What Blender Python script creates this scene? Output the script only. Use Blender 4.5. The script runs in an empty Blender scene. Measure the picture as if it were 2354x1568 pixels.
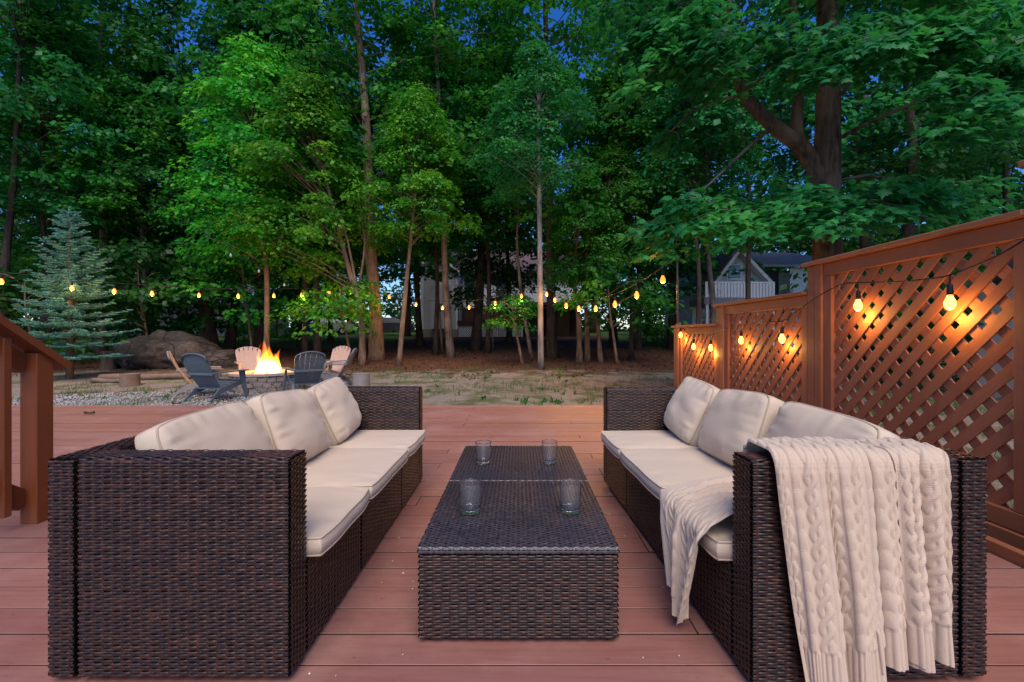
import bpy, bmesh, math, random
import numpy as np
from mathutils import Vector, Matrix
R = math.radians
PI = math.pi
SC = bpy.context.scene
COL = SC.collection

# ------------------------------------------------------------------ camera
cam_d = bpy.data.cameras.new('camera')
cam_d.lens = 16.0
cam_d.sensor_width = 36.0
cam_d.shift_x = -0.0062
cam_d.shift_y = -0.0068
cam_d.clip_end = 600.0
cam = bpy.data.objects.new('camera', cam_d)
COL.objects.link(cam)
cam.location = (0, 0, 1.0)
cam.rotation_euler = (R(90), 0, 0)
SC.camera = cam

# ------------------------------------------------------------------ sky, sun, exposure
SUN_EL, SUN_AZ = 52.0, 174.0          # degrees; azimuth clockwise from +Y: behind the camera
world = bpy.data.worlds.new('World')
SC.world = world
world.use_nodes = True
wn = world.node_tree
wn.nodes.clear()
wo = wn.nodes.new('ShaderNodeOutputWorld')
wb = wn.nodes.new('ShaderNodeBackground')
sky = wn.nodes.new('ShaderNodeTexSky')
sky.sky_type = 'NISHITA'
sky.sun_disc = False
sky.sun_elevation = R(SUN_EL)
sky.sun_rotation = R(SUN_AZ)
sky.air_density = 1.0
sky.dust_density = 0.0
sky.ozone_density = 6.0
sat = wn.nodes.new('ShaderNodeHueSaturation')
sat.inputs['Saturation'].default_value = 1.28
sat.inputs['Hue'].default_value = 0.515
wn.links.new(sky.outputs[0], sat.inputs['Color'])
wn.links.new(sat.outputs[0], wb.inputs[0])
wb.inputs[1].default_value = 0.085
wn.links.new(wb.outputs[0], wo.inputs[0])

sun_d = bpy.data.lights.new('sun', 'SUN')
sun_d.energy = 2.0
sun_d.angle = R(45)
sun_d.color = (1.0, 0.87, 0.73)
sun = bpy.data.objects.new('sun', sun_d)
COL.objects.link(sun)
_el, _az = R(SUN_EL), R(SUN_AZ)
_dir = Vector((math.sin(_az) * math.cos(_el), math.cos(_az) * math.cos(_el), math.sin(_el)))
sun.rotation_euler = _dir.to_track_quat('Z', 'Y').to_euler()

vs = SC.view_settings
vs.view_transform = 'Standard'
vs.look = 'None'
vs.exposure = 1.0
vs.gamma = 1.0
vs.use_curve_mapping = False
SC.render.engine = 'CYCLES'
cy = SC.cycles
cy.use_denoising = True
cy.max_bounces = 9
cy.diffuse_bounces = 2
cy.glossy_bounces = 2
cy.transmission_bounces = 9
cy.transparent_max_bounces = 6
cy.sample_clamp_indirect = 4.0
cy.caustics_reflective = False
cy.caustics_refractive = False
YARD_BULB_W, FENCE_BULB_W, FIRE_W = 10.0, 1.9, 50.0

# ------------------------------------------------------------------ helpers
FPX, VX, VY = 1046.0, 1191.0, 768.0     # photo (2353 px wide) focal length and vanishing point, used to survey positions


def at(px, py, Y):
    return Vector(((px - VX) / FPX * Y, Y, 1.0 - (py - VY) / FPX * Y))


def gz(x, y):
    """ground height: flat round the deck, rising gently towards the houses"""
    y = np.asarray(y, float); x = np.asarray(x, float)
    z = -0.2 + 0.043 * np.clip(y - 10.5, 0, 23) + 0.02 * np.clip(y - 33.5, 0, 60)
    z = z + 0.03 * np.sin(x * 0.7 + 1.3) * np.sin(y * 0.55) * np.clip((y - 9) / 4, 0, 1)
    return z


def tag(o, label=None, cat=None, group=None, kind=None):
    if label: o['label'] = label
    if cat: o['category'] = cat
    if group: o['group'] = group
    if kind: o['kind'] = kind
    return o


def empty(name, loc=(0, 0, 0), rz=0.0):
    o = bpy.data.objects.new(name, None)
    o.empty_display_size = 0.1
    o.location = loc
    o.rotation_euler = (0, 0, rz)
    COL.objects.link(o)
    return o


def link(name, me, parent=None, loc=None, rot=None):
    o = bpy.data.objects.new(name, me)
    COL.objects.link(o)
    if parent is not None: o.parent = parent
    if loc is not None: o.location = loc
    if rot is not None: o.rotation_euler = rot
    return o


def mesh_np(name, verts, faces, mat=None, smooth=True):
    """faces: (n,3) or (n,4) int array"""
    verts = np.asarray(verts, np.float32).reshape(-1, 3)
    faces = np.asarray(faces, np.int32)
    k = faces.shape[1]
    me = bpy.data.meshes.new(name)
    me.vertices.add(len(verts))
    me.vertices.foreach_set('co', verts.ravel())
    me.loops.add(faces.size)
    me.loops.foreach_set('vertex_index', faces.ravel())
    me.polygons.add(len(faces))
    me.polygons.foreach_set('loop_start', np.arange(0, faces.size, k, dtype=np.int32))
    me.polygons.foreach_set('loop_total', np.full(len(faces), k, np.int32))
    if smooth:
        me.polygons.foreach_set('use_smooth', np.ones(len(faces), bool))
    me.update(calc_edges=True)
    if mat: me.materials.append(mat)
    return me


class MB:
    """collects mixed polygons for one mesh"""
    def __init__(s):
        s.v = []; s.f = []

    def add(s, vs_, fs):
        b = len(s.v)
        s.v.extend([tuple(p) for p in vs_])
        s.f.extend([tuple(i + b for i in f) for f in fs])
        return s

    def box(s, x0, x1, y0, y1, z0, z1, bev=0.0):
        if bev <= 0:
            v = [(x, y, z) for x in (x0, x1) for y in (y0, y1) for z in (z0, z1)]
            return s.add(v, [(0, 1, 3, 2), (4, 6, 7, 5), (0, 4, 5, 1), (2, 3, 7, 6), (0, 2, 6, 4), (1, 5, 7, 3)])
        bm = bmesh.new()
        bmesh.ops.create_cube(bm, size=1)
        for q in bm.verts:
            q.co = ((x0 + x1) / 2 + q.co.x * (x1 - x0), (y0 + y1) / 2 + q.co.y * (y1 - y0), (z0 + z1) / 2 + q.co.z * (z1 - z0))
        bmesh.ops.bevel(bm, geom=bm.edges[:], offset=bev, segments=1, affect='EDGES')
        bm.verts.ensure_lookup_table(); bm.verts.index_update()
        s.add([q.co[:] for q in bm.verts], [[q.index for q in f.verts] for f in bm.faces])
        bm.free()
        return s

    def obox(s, c, ax, ay, az, bev=0.0):
        """oriented box: centre and three half-axis vectors"""
        t = MB().box(-1, 1, -1, 1, -1, 1)
        c, ax, ay, az = Vector(c), Vector(ax), Vector(ay), Vector(az)
        return s.add([c + ax * p[0] + ay * p[1] + az * p[2] for p in t.v], t.f)

    def beam(s, a, b, w, h, up=(0, 0, 1)):
        a, b = Vector(a), Vector(b)
        d = b - a
        l = d.length; d.normalize()
        side = d.cross(Vector(up)).normalized()
        upv = side.cross(d).normalized()
        return s.obox((a + b) / 2, d * l / 2, side * w / 2, upv * h / 2)

    def tube(s, pts, rad, n=8, cap=True):
        pts = [Vector(p) for p in pts]
        if not hasattr(rad, '__len__'): rad = [rad] * len(pts)
        prev = None
        rings = []
        for i, p in enumerate(pts):
            d = (pts[min(i + 1, len(pts) - 1)] - pts[max(i - 1, 0)])
            if d.length < 1e-9: d = Vector((0, 0, 1))
            d.normalize()
            if prev is None:
                ref = Vector((1, 0, 0)) if abs(d.x) < 0.9 else Vector((0, 1, 0))
            else:
                ref = prev
            u = (ref - d * ref.dot(d)).normalized()
            prev = u
            w = d.cross(u)
            rings.append([p + (u * math.cos(2 * PI * k / n) + w * math.sin(2 * PI * k / n)) * rad[i] for k in range(n)])
        b = len(s.v)
        for r in rings: s.v.extend([tuple(p) for p in r])
        for i in range(len(rings) - 1):
            for k in range(n):
                k2 = (k + 1) % n
                s.f.append((b + i * n + k, b + i * n + k2, b + (i + 1) * n + k2, b + (i + 1) * n + k))
        if cap:
            s.f.append(tuple(b + k for k in reversed(range(n))))
            s.f.append(tuple(b + (len(rings) - 1) * n + k for k in range(n)))
        return s

    def lathe(s, prof, c=(0, 0, 0), n=24):
        """prof: (r,z) list; closed with fans where r==0"""
        b = len(s.v)
        for r, z in prof:
            for k in range(n):
                a = 2 * PI * k / n
                s.v.append((c[0] + r * math.cos(a), c[1] + r * math.sin(a), c[2] + z))
        for i in range(len(prof) - 1):
            for k in range(n):
                k2 = (k + 1) % n
                s.f.append((b + i * n + k, b + i * n + k2, b + (i + 1) * n + k2, b + (i + 1) * n + k))
        return s

    def mesh(s, name, mat=None, smooth=False):
        me = bpy.data.meshes.new(name)
        me.from_pydata(s.v, [], s.f)
        if smooth:
            me.polygons.foreach_set('use_smooth', np.ones(len(me.polygons), bool))
        me.update()
        if mat: me.materials.append(mat)
        return me

    def build(s, name, mat=None, parent=None, smooth=False, loc=None, rot=None):
        return link(name, s.mesh(name, mat, smooth), parent, loc, rot)


def grid_faces(nu, nv, base=0):
    i, j = np.meshgrid(np.arange(nu - 1), np.arange(nv - 1), indexing='ij')
    a = (i * nv + j).ravel() + base
    return np.stack([a, a + nv, a + nv + 1, a + 1], 1)


# value noise for geometry
def vnoise(x, y, seed=0):
    def h(i, j):
        n = (i * 374761393 + j * 668265263 + seed * 974634777) & 0x7fffffff
        n = ((n ^ (n >> 13)) * 1274126177) & 0x7fffffff
        return ((n ^ (n >> 16)) & 0xffff) / 65535.0
    x = np.asarray(x, float); y = np.asarray(y, float)
    xi = np.floor(x).astype(np.int64); yi = np.floor(y).astype(np.int64)
    fx = x - xi; fy = y - yi
    fx = fx * fx * (3 - 2 * fx); fy = fy * fy * (3 - 2 * fy)
    return (h(xi, yi) * (1 - fx) * (1 - fy) + h(xi + 1, yi) * fx * (1 - fy) + h(xi, yi + 1) * (1 - fx) * fy + h(xi + 1, yi + 1) * fx * fy)


# ------------------------------------------------------------------ materials
class NT:
    def __init__(s, name):
        s.m = bpy.data.materials.new(name)
        s.m.use_nodes = True
        s.t = s.m.node_tree
        s.n = s.t.nodes
        s.b = s.n['Principled BSDF']
        s.out = s.n['Material Output']

    def new(s, typ, **kw):
        nd = s.n.new(typ)
        for k, v in kw.items():
            if k.startswith('i_'):
                key = k[2:]
                key = int(key) if key.isdigit() else key.replace('_', ' ')
                nd.inputs[key].default_value = v
            else:
                setattr(nd, k, v)
        return nd

    def l(s, a, b): s.t.links.new(a, b)

    def coord(s, scale=(1, 1, 1), kind='Object', rot=(0, 0, 0)):
        tc = s.new('ShaderNodeTexCoord')
        mp = s.new('ShaderNodeMapping')
        mp.inputs['Scale'].default_value = scale
        mp.inputs['Rotation'].default_value = rot
        s.l(tc.outputs[kind], mp.inputs[0])
        return mp.outputs[0]

    def noise(s, vec, scale, detail=4, rough=0.55):
        nd = s.new('ShaderNodeTexNoise')
        nd.inputs['Scale'].default_value = scale
        nd.inputs['Detail'].default_value = detail
        nd.inputs['Roughness'].default_value = rough
        if vec is not None: s.l(vec, nd.inputs['Vector'])
        return nd.outputs['Fac']

    def ramp(s, fac, stops):
        nd = s.new('ShaderNodeValToRGB')
        e = nd.color_ramp.elements
        while len(e) < len(stops): e.new(0.5)
        for q, (p, c) in zip(e, stops):
            q.position = p
            q.color = (c[0], c[1], c[2], 1) if hasattr(c, '__len__') else (c, c, c, 1)
        s.l(fac, nd.inputs[0])
        return nd.outputs[0]

    def mix(s, fac, a, b, mode='MIX'):
        nd = s.new('ShaderNodeMix', data_type='RGBA', blend_type=mode)
        for sock, v in ((nd.inputs[0], fac), (nd.inputs[6], a), (nd.inputs[7], b)):
            if isinstance(v, (int, float)): sock.default_value = v
            elif isinstance(v, (tuple, list)): sock.default_value = (v[0], v[1], v[2], 1)
            else: s.l(v, sock)
        return nd.outputs[2]

    def math(s, op, a, b=None, clamp=False):
        nd = s.new('ShaderNodeMath', operation=op, use_clamp=clamp)
        for sock, v in zip(nd.inputs, (a, b)):
            if v is None: continue
            if isinstance(v, (int, float)): sock.default_value = v
            else: s.l(v, sock)
        return nd.outputs[0]

    def rand(s):
        return s.new('ShaderNodeObjectInfo').outputs['Random']

    def bump(s, h, strength=0.4, dist=0.01):
        nd = s.new('ShaderNodeBump')
        nd.inputs['Strength'].default_value = strength
        nd.inputs['Distance'].default_value = dist
        s.l(h, nd.inputs['Height'])
        s.l(nd.outputs[0], s.b.inputs['Normal'])

    def set(s, color=None, rough=None, spec=None, metal=None):
        for key, v in (('Base Color', color), ('Roughness', rough), ('Specular IOR Level', spec), ('Metallic', metal)):
            if v is None: continue
            if isinstance(v, (int, float)): s.b.inputs[key].default_value = v
            elif isinstance(v, (tuple, list)): s.b.inputs[key].default_value = (v[0], v[1], v[2], 1)
            else: s.l(v, s.b.inputs[key])
        return s.m


M = {}


def plain(name, c, rough=0.6, var=0.25, scale=6.0, bump=0.15, spec=0.4):
    t = NT(name)
    v = t.coord()
    f = t.noise(v, scale, 5)
    g = t.noise(v, scale * 9, 3)
    col = t.mix(f, tuple(q * (1 - var) for q in c), tuple(min(1, q * (1 + var)) for q in c))
    col = t.mix(t.math('MULTIPLY', g, 0.35), col, tuple(q * (1 - var * 1.4) for q in c))
    t.set(col, rough, spec)
    t.bump(g, bump, 0.004)
    M[name] = t.m
    return t.m


def wood_paint(name, c1, c2, stretch=(2, 30, 30), rough=0.5):
    """painted / stained timber: grain along one axis, worn patches, knots"""
    t = NT(name)
    v = t.coord(stretch)
    grain = t.noise(v, 3.0, 6, 0.6)
    v2 = t.coord()
    wear = t.noise(v2, 3.5, 5, 0.6)
    rnd = t.rand()
    base = t.mix(rnd, c1, c2)
    col = t.mix(t.math('MULTIPLY', grain, 0.55), base, tuple(q * 0.55 for q in c1))
    col = t.mix(t.ramp(wear, [(0.52, 0.0), (0.75, 0.35)]), col, tuple(min(1, q * 1.35 + 0.02) for q in c2))
    t.set(col, t.ramp(wear, [(0.3, rough), (0.8, rough + 0.2)]), 0.4)
    t.bump(grain, 0.25, 0.004)
    M[name] = t.m
    return t.m


def foliage(name, cs, trans=0.48, rough=0.5):
    t = NT(name)
    v = t.coord()
    f = t.noise(v, 0.9, 3)
    g = t.noise(v, 7.0, 2)
    k = t.math('ADD', t.math('MULTIPLY', f, 0.65), t.math('MULTIPLY', g, 0.35))
    col = t.ramp(k, [(0.34, cs[0]), (0.5, cs[1]), (0.66, cs[2])])
    hs = t.new('ShaderNodeHueSaturation')
    t.l(col, hs.inputs['Color'])
    r = t.rand()
    t.l(t.math('ADD', t.math('MULTIPLY', r, 0.035), 0.482), hs.inputs['Hue'])
    t.l(t.math('ADD', t.math('MULTIPLY', r, 0.5), 0.75), hs.inputs['Value'])
    t.set(hs.outputs[0], rough, 0.35)
    tr = t.new('ShaderNodeBsdfTranslucent')
    t.l(t.mix(0.45, hs.outputs[0], (0.05, 0.26, 0.025)), tr.inputs['Color'])
    mx = t.new('ShaderNodeMixShader')
    mx.inputs[0].default_value = trans
    t.l(t.b.outputs[0], mx.inputs[1]); t.l(tr.outputs[0], mx.inputs[2])
    t.l(mx.outputs[0], t.out.inputs['Surface'])
    M[name] = t.m
    return t.m


def bark(name, c1, c2, sc=5.0):
    t = NT(name)
    v = t.coord((sc, sc, sc * 0.16))
    f = t.noise(v, 3.0, 6, 0.65)
    v2 = t.coord()
    p = t.noise(v2, 1.6, 4)
    col = t.ramp(f, [(0.35, tuple(q * 0.35 for q in c1)), (0.55, c1), (0.75, c2)])
    col = t.mix(t.ramp(p, [(0.45, 0.0), (0.7, 0.6)]), col, tuple(q * 1.25 for q in c2))
    t.set(col, 0.85, 0.2)
    t.bump(f, 0.9, 0.03)
    M[name] = t.m
    return t.m


# wicker: dark brown resin strands
def wicker():
    t = NT('wicker')
    v = t.coord((3, 3, 26))
    f = t.noise(v, 3.0, 3)
    v2 = t.coord((40, 40, 14))
    g = t.noise(v2, 2.0, 2)
    k = t.math('ADD', t.math('MULTIPLY', f, 0.6), t.math('MULTIPLY', g, 0.4))
    col = t.ramp(k, [(0.33, (0.009, 0.0040, 0.0032)), (0.5, (0.028, 0.0115, 0.0078)), (0.66, (0.078, 0.030, 0.0165))])
    t.set(col, 0.42, 0.5)
    t.b.inputs['Sheen Weight'].default_value = 0.12
    t.b.inputs['Sheen Roughness'].default_value = 0.28
    t.b.inputs['Sheen Tint'].default_value = (0.75, 0.80, 1.0, 1)
    M['wicker'] = t.m
    # table lids: greyer, paler colour painted in for the bluish sky sheen
    t = NT('wicker_lid_sheen')
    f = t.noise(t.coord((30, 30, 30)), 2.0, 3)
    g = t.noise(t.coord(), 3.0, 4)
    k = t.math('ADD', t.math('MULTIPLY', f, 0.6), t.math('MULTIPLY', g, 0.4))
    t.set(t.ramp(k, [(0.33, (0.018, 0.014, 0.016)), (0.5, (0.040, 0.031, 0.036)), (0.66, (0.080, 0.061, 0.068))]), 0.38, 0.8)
    M['wicker_lid_sheen'] = t.m
    t = NT('wicker_core')
    t.set((0.006, 0.004, 0.0035), 0.8, 0.1)
    M['wicker_core'] = t.m


wicker()


def fabric(name, c, weave=900.0):
    t = NT(name)
    v = t.coord()
    f = t.noise(v, 2.2, 4)
    g = t.noise(v, 260, 2)
    col = t.mix(f, tuple(q * 0.93 for q in c), tuple(min(1, q * 1.04) for q in c))
    col = t.mix(t.math('MULTIPLY', g, 0.18), col, tuple(q * 0.75 for q in c))
    t.set(col, 0.9, 0.15)
    t.b.inputs['Sheen Weight'].default_value = 0.15
    t.bump(t.math('ADD', t.math('MULTIPLY', t.noise(v, 14, 4), 1.0), t.math('MULTIPLY', g, 0.15)), 0.22, 0.012)
    M[name] = t.m


fabric('cushion', (0.62, 0.50, 0.375))
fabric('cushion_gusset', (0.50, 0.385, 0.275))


def knit():
    t = NT('knit')
    v = t.coord((1, 1, 1))
    g = t.noise(v, 420, 2)
    f = t.noise(v, 12, 3)
    at_ = t.new('ShaderNodeAttribute', attribute_name='relief')
    col = t.mix(f, (0.64, 0.485, 0.345), (0.72, 0.565, 0.415))
    col = t.mix(t.math('MULTIPLY', g, 0.35), col, (0.40, 0.31, 0.26))
    t.set(col, 0.95, 0.1)
    t.b.inputs['Sheen Weight'].default_value = 0.4
    t.bump(g, 0.6, 0.004)
    M['knit'] = t.m


knit()


# deck boards
def deckmat():
    t = NT('deck_paint')
    v = t.coord((1.2, 16, 16))
    grain = t.noise(v, 2.5, 6, 0.6)
    v2 = t.coord(kind='Object')
    tc = t.new('ShaderNodeNewGeometry')
    pos = tc.outputs['Position']
    dirt = t.noise(pos, 1.7, 6, 0.62)
    speck = t.noise(pos, 38, 3, 0.5)
    rnd = t.rand()
    base = t.mix(rnd, (0.275, 0.120, 0.098), (0.345, 0.158, 0.130))
    col = t.mix(t.ramp(grain, [(0.45, 0.0), (0.75, 0.5)]), base, (0.20, 0.062, 0.04))
    col = t.mix(t.ramp(dirt, [(0.48, 0.0), (0.72, 0.75)]), col, (0.40, 0.225, 0.185))
    scuff = t.noise(t.coord((2.5, 22, 1), 'Object'), 4.0, 5, 0.7)
    col = t.mix(t.ramp(scuff, [(0.58, 0.0), (0.72, 0.55)]), col, (0.15, 0.060, 0.045))
    col = t.mix(t.ramp(speck, [(0.70, 0.0), (0.74, 0.5)]), col, (0.12, 0.05, 0.035))
    t.set(col, t.ramp(dirt, [(0.35, 0.42), (0.7, 0.62)]), 0.4)
    t.bump(t.math('ADD', grain, t.math('MULTIPLY', dirt, 0.5)), 0.3, 0.004)
    M['deck_paint'] = t.m


deckmat()
wood_paint('fence_stain', (0.35, 0.125, 0.055), (0.45, 0.178, 0.082), (28, 2.5, 28), 0.55)
wood_paint('post_stain', (0.35, 0.125, 0.055), (0.45, 0.178, 0.082), (28, 28, 2.5), 0.55)
wood_paint('rail_stain', (0.21, 0.055, 0.015), (0.27, 0.075, 0.022), (25, 25, 3), 0.5)
bark('bark_grey', (0.13, 0.10, 0.085), (0.24, 0.20, 0.17))
bark('bark_maple', (0.085, 0.060, 0.048), (0.15, 0.115, 0.095))
bark('bark_dark', (0.045, 0.033, 0.027), (0.085, 0.065, 0.052))
bark('bark_pale', (0.24, 0.21, 0.19), (0.36, 0.33, 0.30), 3.0)
bark('bark_tan', (0.19, 0.125, 0.085), (0.30, 0.21, 0.15))
foliage('leaf_bright', [(0.012, 0.15, 0.018), (0.045, 0.36, 0.024), (0.24, 0.60, 0.020)])
foliage('leaf_mid', [(0.005, 0.075, 0.012), (0.018, 0.18, 0.018), (0.12, 0.40, 0.020)])
foliage('leaf_teal', [(0.005, 0.095, 0.036), (0.018, 0.23, 0.070), (0.085, 0.46, 0.085)])
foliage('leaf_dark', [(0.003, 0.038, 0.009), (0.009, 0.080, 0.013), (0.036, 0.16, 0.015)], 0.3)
foliage('needle', [(0.10, 0.30, 0.26), (0.17, 0.45, 0.38), (0.26, 0.58, 0.48)], 0.15, 0.6)
foliage('grass', [(0.05, 0.11, 0.022), (0.09, 0.16, 0.035), (0.15, 0.21, 0.06)], 0.3)
plain('socket', (0.012, 0.011, 0.011), 0.5, 0.2)
plain('wire', (0.014, 0.012, 0.012), 0.5, 0.2)
plain('chair_slate', (0.10, 0.13, 0.16), 0.45, 0.12, 8, 0.1)
plain('chair_tan', (0.32, 0.265, 0.235), 0.5, 0.12, 8, 0.1)
plain('chair_grey', (0.17, 0.17, 0.185), 0.45, 0.12, 8, 0.1)
plain('block', (0.24, 0.20, 0.185), 0.9, 0.45, 9, 0.8, 0.2)
plain('cap_stone', (0.36, 0.31, 0.28), 0.85, 0.3, 12, 0.6, 0.2)
plain('ash', (0.06, 0.055, 0.05), 0.95, 0.5, 20, 0.8)
plain('char', (0.018, 0.014, 0.012), 0.9, 0.5, 14, 0.8)
plain('cut_wood', (0.30, 0.20, 0.13), 0.8, 0.35, 9, 0.5)
plain('log_bark', (0.20, 0.135, 0.095), 0.9, 0.45, 8, 0.9)
def boulder_mat():
    t = NT('boulder')
    v = t.coord()
    f = t.noise(v, 1.3, 6, 0.65); g = t.noise(v, 9, 6, 0.7)
    vo = t.new('ShaderNodeTexVoronoi', feature='DISTANCE_TO_EDGE')
    vo.inputs['Scale'].default_value = 0.8
    t.l(t.mix(0.22, v, t.new('ShaderNodeTexNoise', i_Scale=2.5).outputs['Color']), vo.inputs['Vector'])
    crack = t.ramp(vo.outputs['Distance'], [(0.0, 0.35), (0.02, 1.0)])
    col = t.ramp(f, [(0.32, (0.028, 0.024, 0.022)), (0.5, (0.060, 0.050, 0.043)), (0.68, (0.14, 0.115, 0.098))])
    col = t.mix(t.ramp(g, [(0.4, 0.6), (0.65, 0.0)]), col, (0.02, 0.018, 0.016))
    col = t.mix(crack, (0.015, 0.012, 0.010), col)
    t.set(col, 0.92, 0.2)
    t.bump(t.math('ADD', t.math('MULTIPLY', g, 0.8), t.math('MULTIPLY', crack, 0.6)), 1.0, 0.06)
    M['boulder'] = t.m


boulder_mat()
plain('gravel_stone', (0.42, 0.41, 0.41), 0.85, 0.4, 3.0, 0.4)
plain('pole_metal', (0.16, 0.12, 0.085), 0.45, 0.3)
plain('litter', (0.115, 0.052, 0.026), 0.9, 0.5, 3)
plain('debris', (0.60, 0.54, 0.47), 0.9, 0.3, 20)
plain('siding_white', (0.36, 0.39, 0.43), 0.7, 0.06, 1.0, 0.1)
plain('siding_blue', (0.55, 0.62, 0.69), 0.7, 0.06, 1.0, 0.1)
plain('trim_white', (0.62, 0.64, 0.67), 0.6, 0.06, 1.0, 0.1)
plain('roof_shingle', (0.12, 0.085, 0.10), 0.9, 0.25, 5.0, 0.5)
plain('roof_grey', (0.20, 0.21, 0.24), 0.9, 0.25, 5.0, 0.5)
plain('foundation', (0.22, 0.20, 0.17), 0.9, 0.2, 3.0, 0.4)
plain('dark_wood', (0.05, 0.020, 0.012), 0.7, 0.3, 3.0, 0.3)
plain('tan_door', (0.20, 0.12, 0.06), 0.6, 0.15, 2.0)
plain('dark_interior', (0.012, 0.014, 0.016), 0.7, 0.3)
plain('window_glass', (0.05, 0.075, 0.085), 0.12, 0.2, 1.0, 0.0, 0.8)
plain('car_white', (0.62, 0.64, 0.67), 0.25, 0.03, 1.0, 0.0, 0.6)
plain('car_blue', (0.03, 0.045, 0.10), 0.25, 0.05, 1.0, 0.0, 0.6)
plain('rubber', (0.012, 0.012, 0.012), 0.8, 0.2)
plain('bin_blue', (0.01, 0.04, 0.30), 0.5, 0.1)
plain('plank_gap_shade', (0.03, 0.014, 0.010), 0.9, 0.3)
plain('wood_weathered', (0.27, 0.245, 0.23), 0.9, 0.35, 7, 0.6)

t = NT('glass')
t.b.inputs['Base Color'].default_value = (0.97, 0.98, 1, 1)
t.b.inputs['Roughness'].default_value = 0.02
t.b.inputs['Transmission Weight'].default_value = 0.955
t.b.inputs['IOR'].default_value = 1.45
M['glass'] = t.m

t = NT('drink')
t.b.inputs['Base Color'].default_value = (0.75, 0.36, 0.10, 1)
t.b.inputs['Roughness'].default_value = 0.05
t.b.inputs['Transmission Weight'].default_value = 0.9
t.b.inputs['IOR'].default_value = 1.34
M['drink'] = t.m


def emis(name, c, s):
    t = NT(name)
    t.b.inputs['Base Color'].default_value = (0.8, 0.5, 0.2, 1)
    t.b.inputs['Emission Color'].default_value = (c[0], c[1], c[2], 1)
    t.b.inputs['Emission Strength'].default_value = s
    M[name] = t.m


emis('bulb_lit', (1.0, 0.36, 0.05), 3.0)
emis('bulb_amber', (1.0, 0.14, 0.008), 2.0)
emis('ember', (1.0, 0.22, 0.03), 5.0)
t = NT('bulb_unlit')
t.set((0.55, 0.58, 0.66), 0.15, 0.6)
t.b.inputs['Transmission Weight'].default_value = 0.4
M['bulb_unlit'] = t.m

# flames: glowing gas inside closed tongues
t = NT('flame')
t.n.remove(t.b)
tc = t.new('ShaderNodeTexCoord')
sp = t.new('ShaderNodeSeparateXYZ')
t.l(tc.outputs['Object'], sp.inputs[0])
hgt = t.math('DIVIDE', sp.outputs[2], 0.62)
nz = t.noise(tc.outputs['Object'], 7.0, 3)
hh = t.math('ADD', hgt, t.math('MULTIPLY', t.math('SUBTRACT', nz, 0.5), 0.5))
fc = t.ramp(hh, [(0.0, (1.0, 0.50, 0.14)), (0.35, (1.0, 0.40, 0.07)), (0.7, (1.0, 0.24, 0.015)), (1.0, (1.0, 0.13, 0.005))])
fs = t.ramp(hh, [(0.0, 1.0), (0.35, 0.85), (0.75, 0.45), (1.0, 0.3)])
em = t.new('ShaderNodeEmission')
t.l(fc, em.inputs[0])
t.l(t.math('MULTIPLY', fs, 42.0), em.inputs[1])
t.l(em.outputs[0], t.out.inputs['Volume'])
M['flame'] = t.m


def ground_mat():
    t = NT('ground_soil')
    g = t.new('ShaderNodeNewGeometry')
    pos = g.outputs['Position']
    sp = t.new('ShaderNodeSeparateXYZ')
    t.l(pos, sp.inputs[0])
    X, Y = sp.outputs[0], sp.outputs[1]
    big = t.noise(pos, 0.35, 5)
    mid = t.noise(pos, 1.6, 6, 0.65)
    fine = t.noise(pos, 14, 5, 0.65)
    finer = t.noise(pos, 60, 4, 0.6)
    sand = t.ramp(fine, [(0.3, (0.17, 0.135, 0.105)), (0.6, (0.28, 0.24, 0.20)), (0.8, (0.38, 0.35, 0.32))])
    grass = t.ramp(fine, [(0.3, (0.045, 0.06, 0.02)), (0.55, (0.09, 0.11, 0.04)), (0.8, (0.15, 0.16, 0.07))])
    c = t.mix(t.ramp(mid, [(0.46, 0.0), (0.60, 0.85)]), sand, grass)
    # pale gravel near the deck, wider on the left
    edge = t.math('SUBTRACT', t.math('ADD', 6.75, t.math('MULTIPLY', t.math('LESS_THAN', X, -4.0), 1.1)), Y)
    gm = t.math('ADD', t.math('MULTIPLY', edge, 1.2), t.math('MULTIPLY', t.math('SUBTRACT', mid, 0.45), 3.0), True)
    grav = t.ramp(finer, [(0.35, (0.16, 0.155, 0.15)), (0.5, (0.36, 0.35, 0.345)), (0.7, (0.55, 0.545, 0.55))])
    gm = t.math('MULTIPLY', gm, t.math('SUBTRACT', 1.0, t.math('MULTIPLY', t.math('SUBTRACT', X, 2.7), 2.0, True), True))
    c = t.mix(gm, c, grav)
    # leaf litter under the trees
    lit = t.ramp(fine, [(0.3, (0.030, 0.016, 0.011)), (0.52, (0.085, 0.042, 0.026)), (0.75, (0.17, 0.092, 0.055))])
    lm = t.math('ADD', t.math('MULTIPLY', t.math('SUBTRACT', Y, 12.3), 0.7), t.math('MULTIPLY', t.math('SUBTRACT', mid, 0.5), 3.5), True)
    c = t.mix(lm, c, lit)
    # mown lawn further off on the left and right
    lawn = t.ramp(fine, [(0.3, (0.06, 0.12, 0.02)), (0.7, (0.13, 0.22, 0.04))])
    wn_ = t.math('MULTIPLY', t.math('SUBTRACT', Y, 21.5), 0.8)
    wl = t.math('MULTIPLY', t.math('SUBTRACT', -7.0, X), 0.5, True)
    wr = t.math('MULTIPLY', t.math('SUBTRACT', X, 5.5), 0.5, True)
    wm = t.math('MULTIPLY', t.math('ADD', wn_, t.math('MULTIPLY', t.math('SUBTRACT', big, 0.5), 3), True), t.math('ADD', wl, wr, True))
    c = t.mix(wm, c, lawn)
    t.set(c, 0.95, 0.15)
    t.bump(t.math('ADD', fine, t.math('MULTIPLY', finer, 0.5)), 0.8, 0.03)
    M['ground_soil'] = t.m


ground_mat()
#PART2

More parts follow.
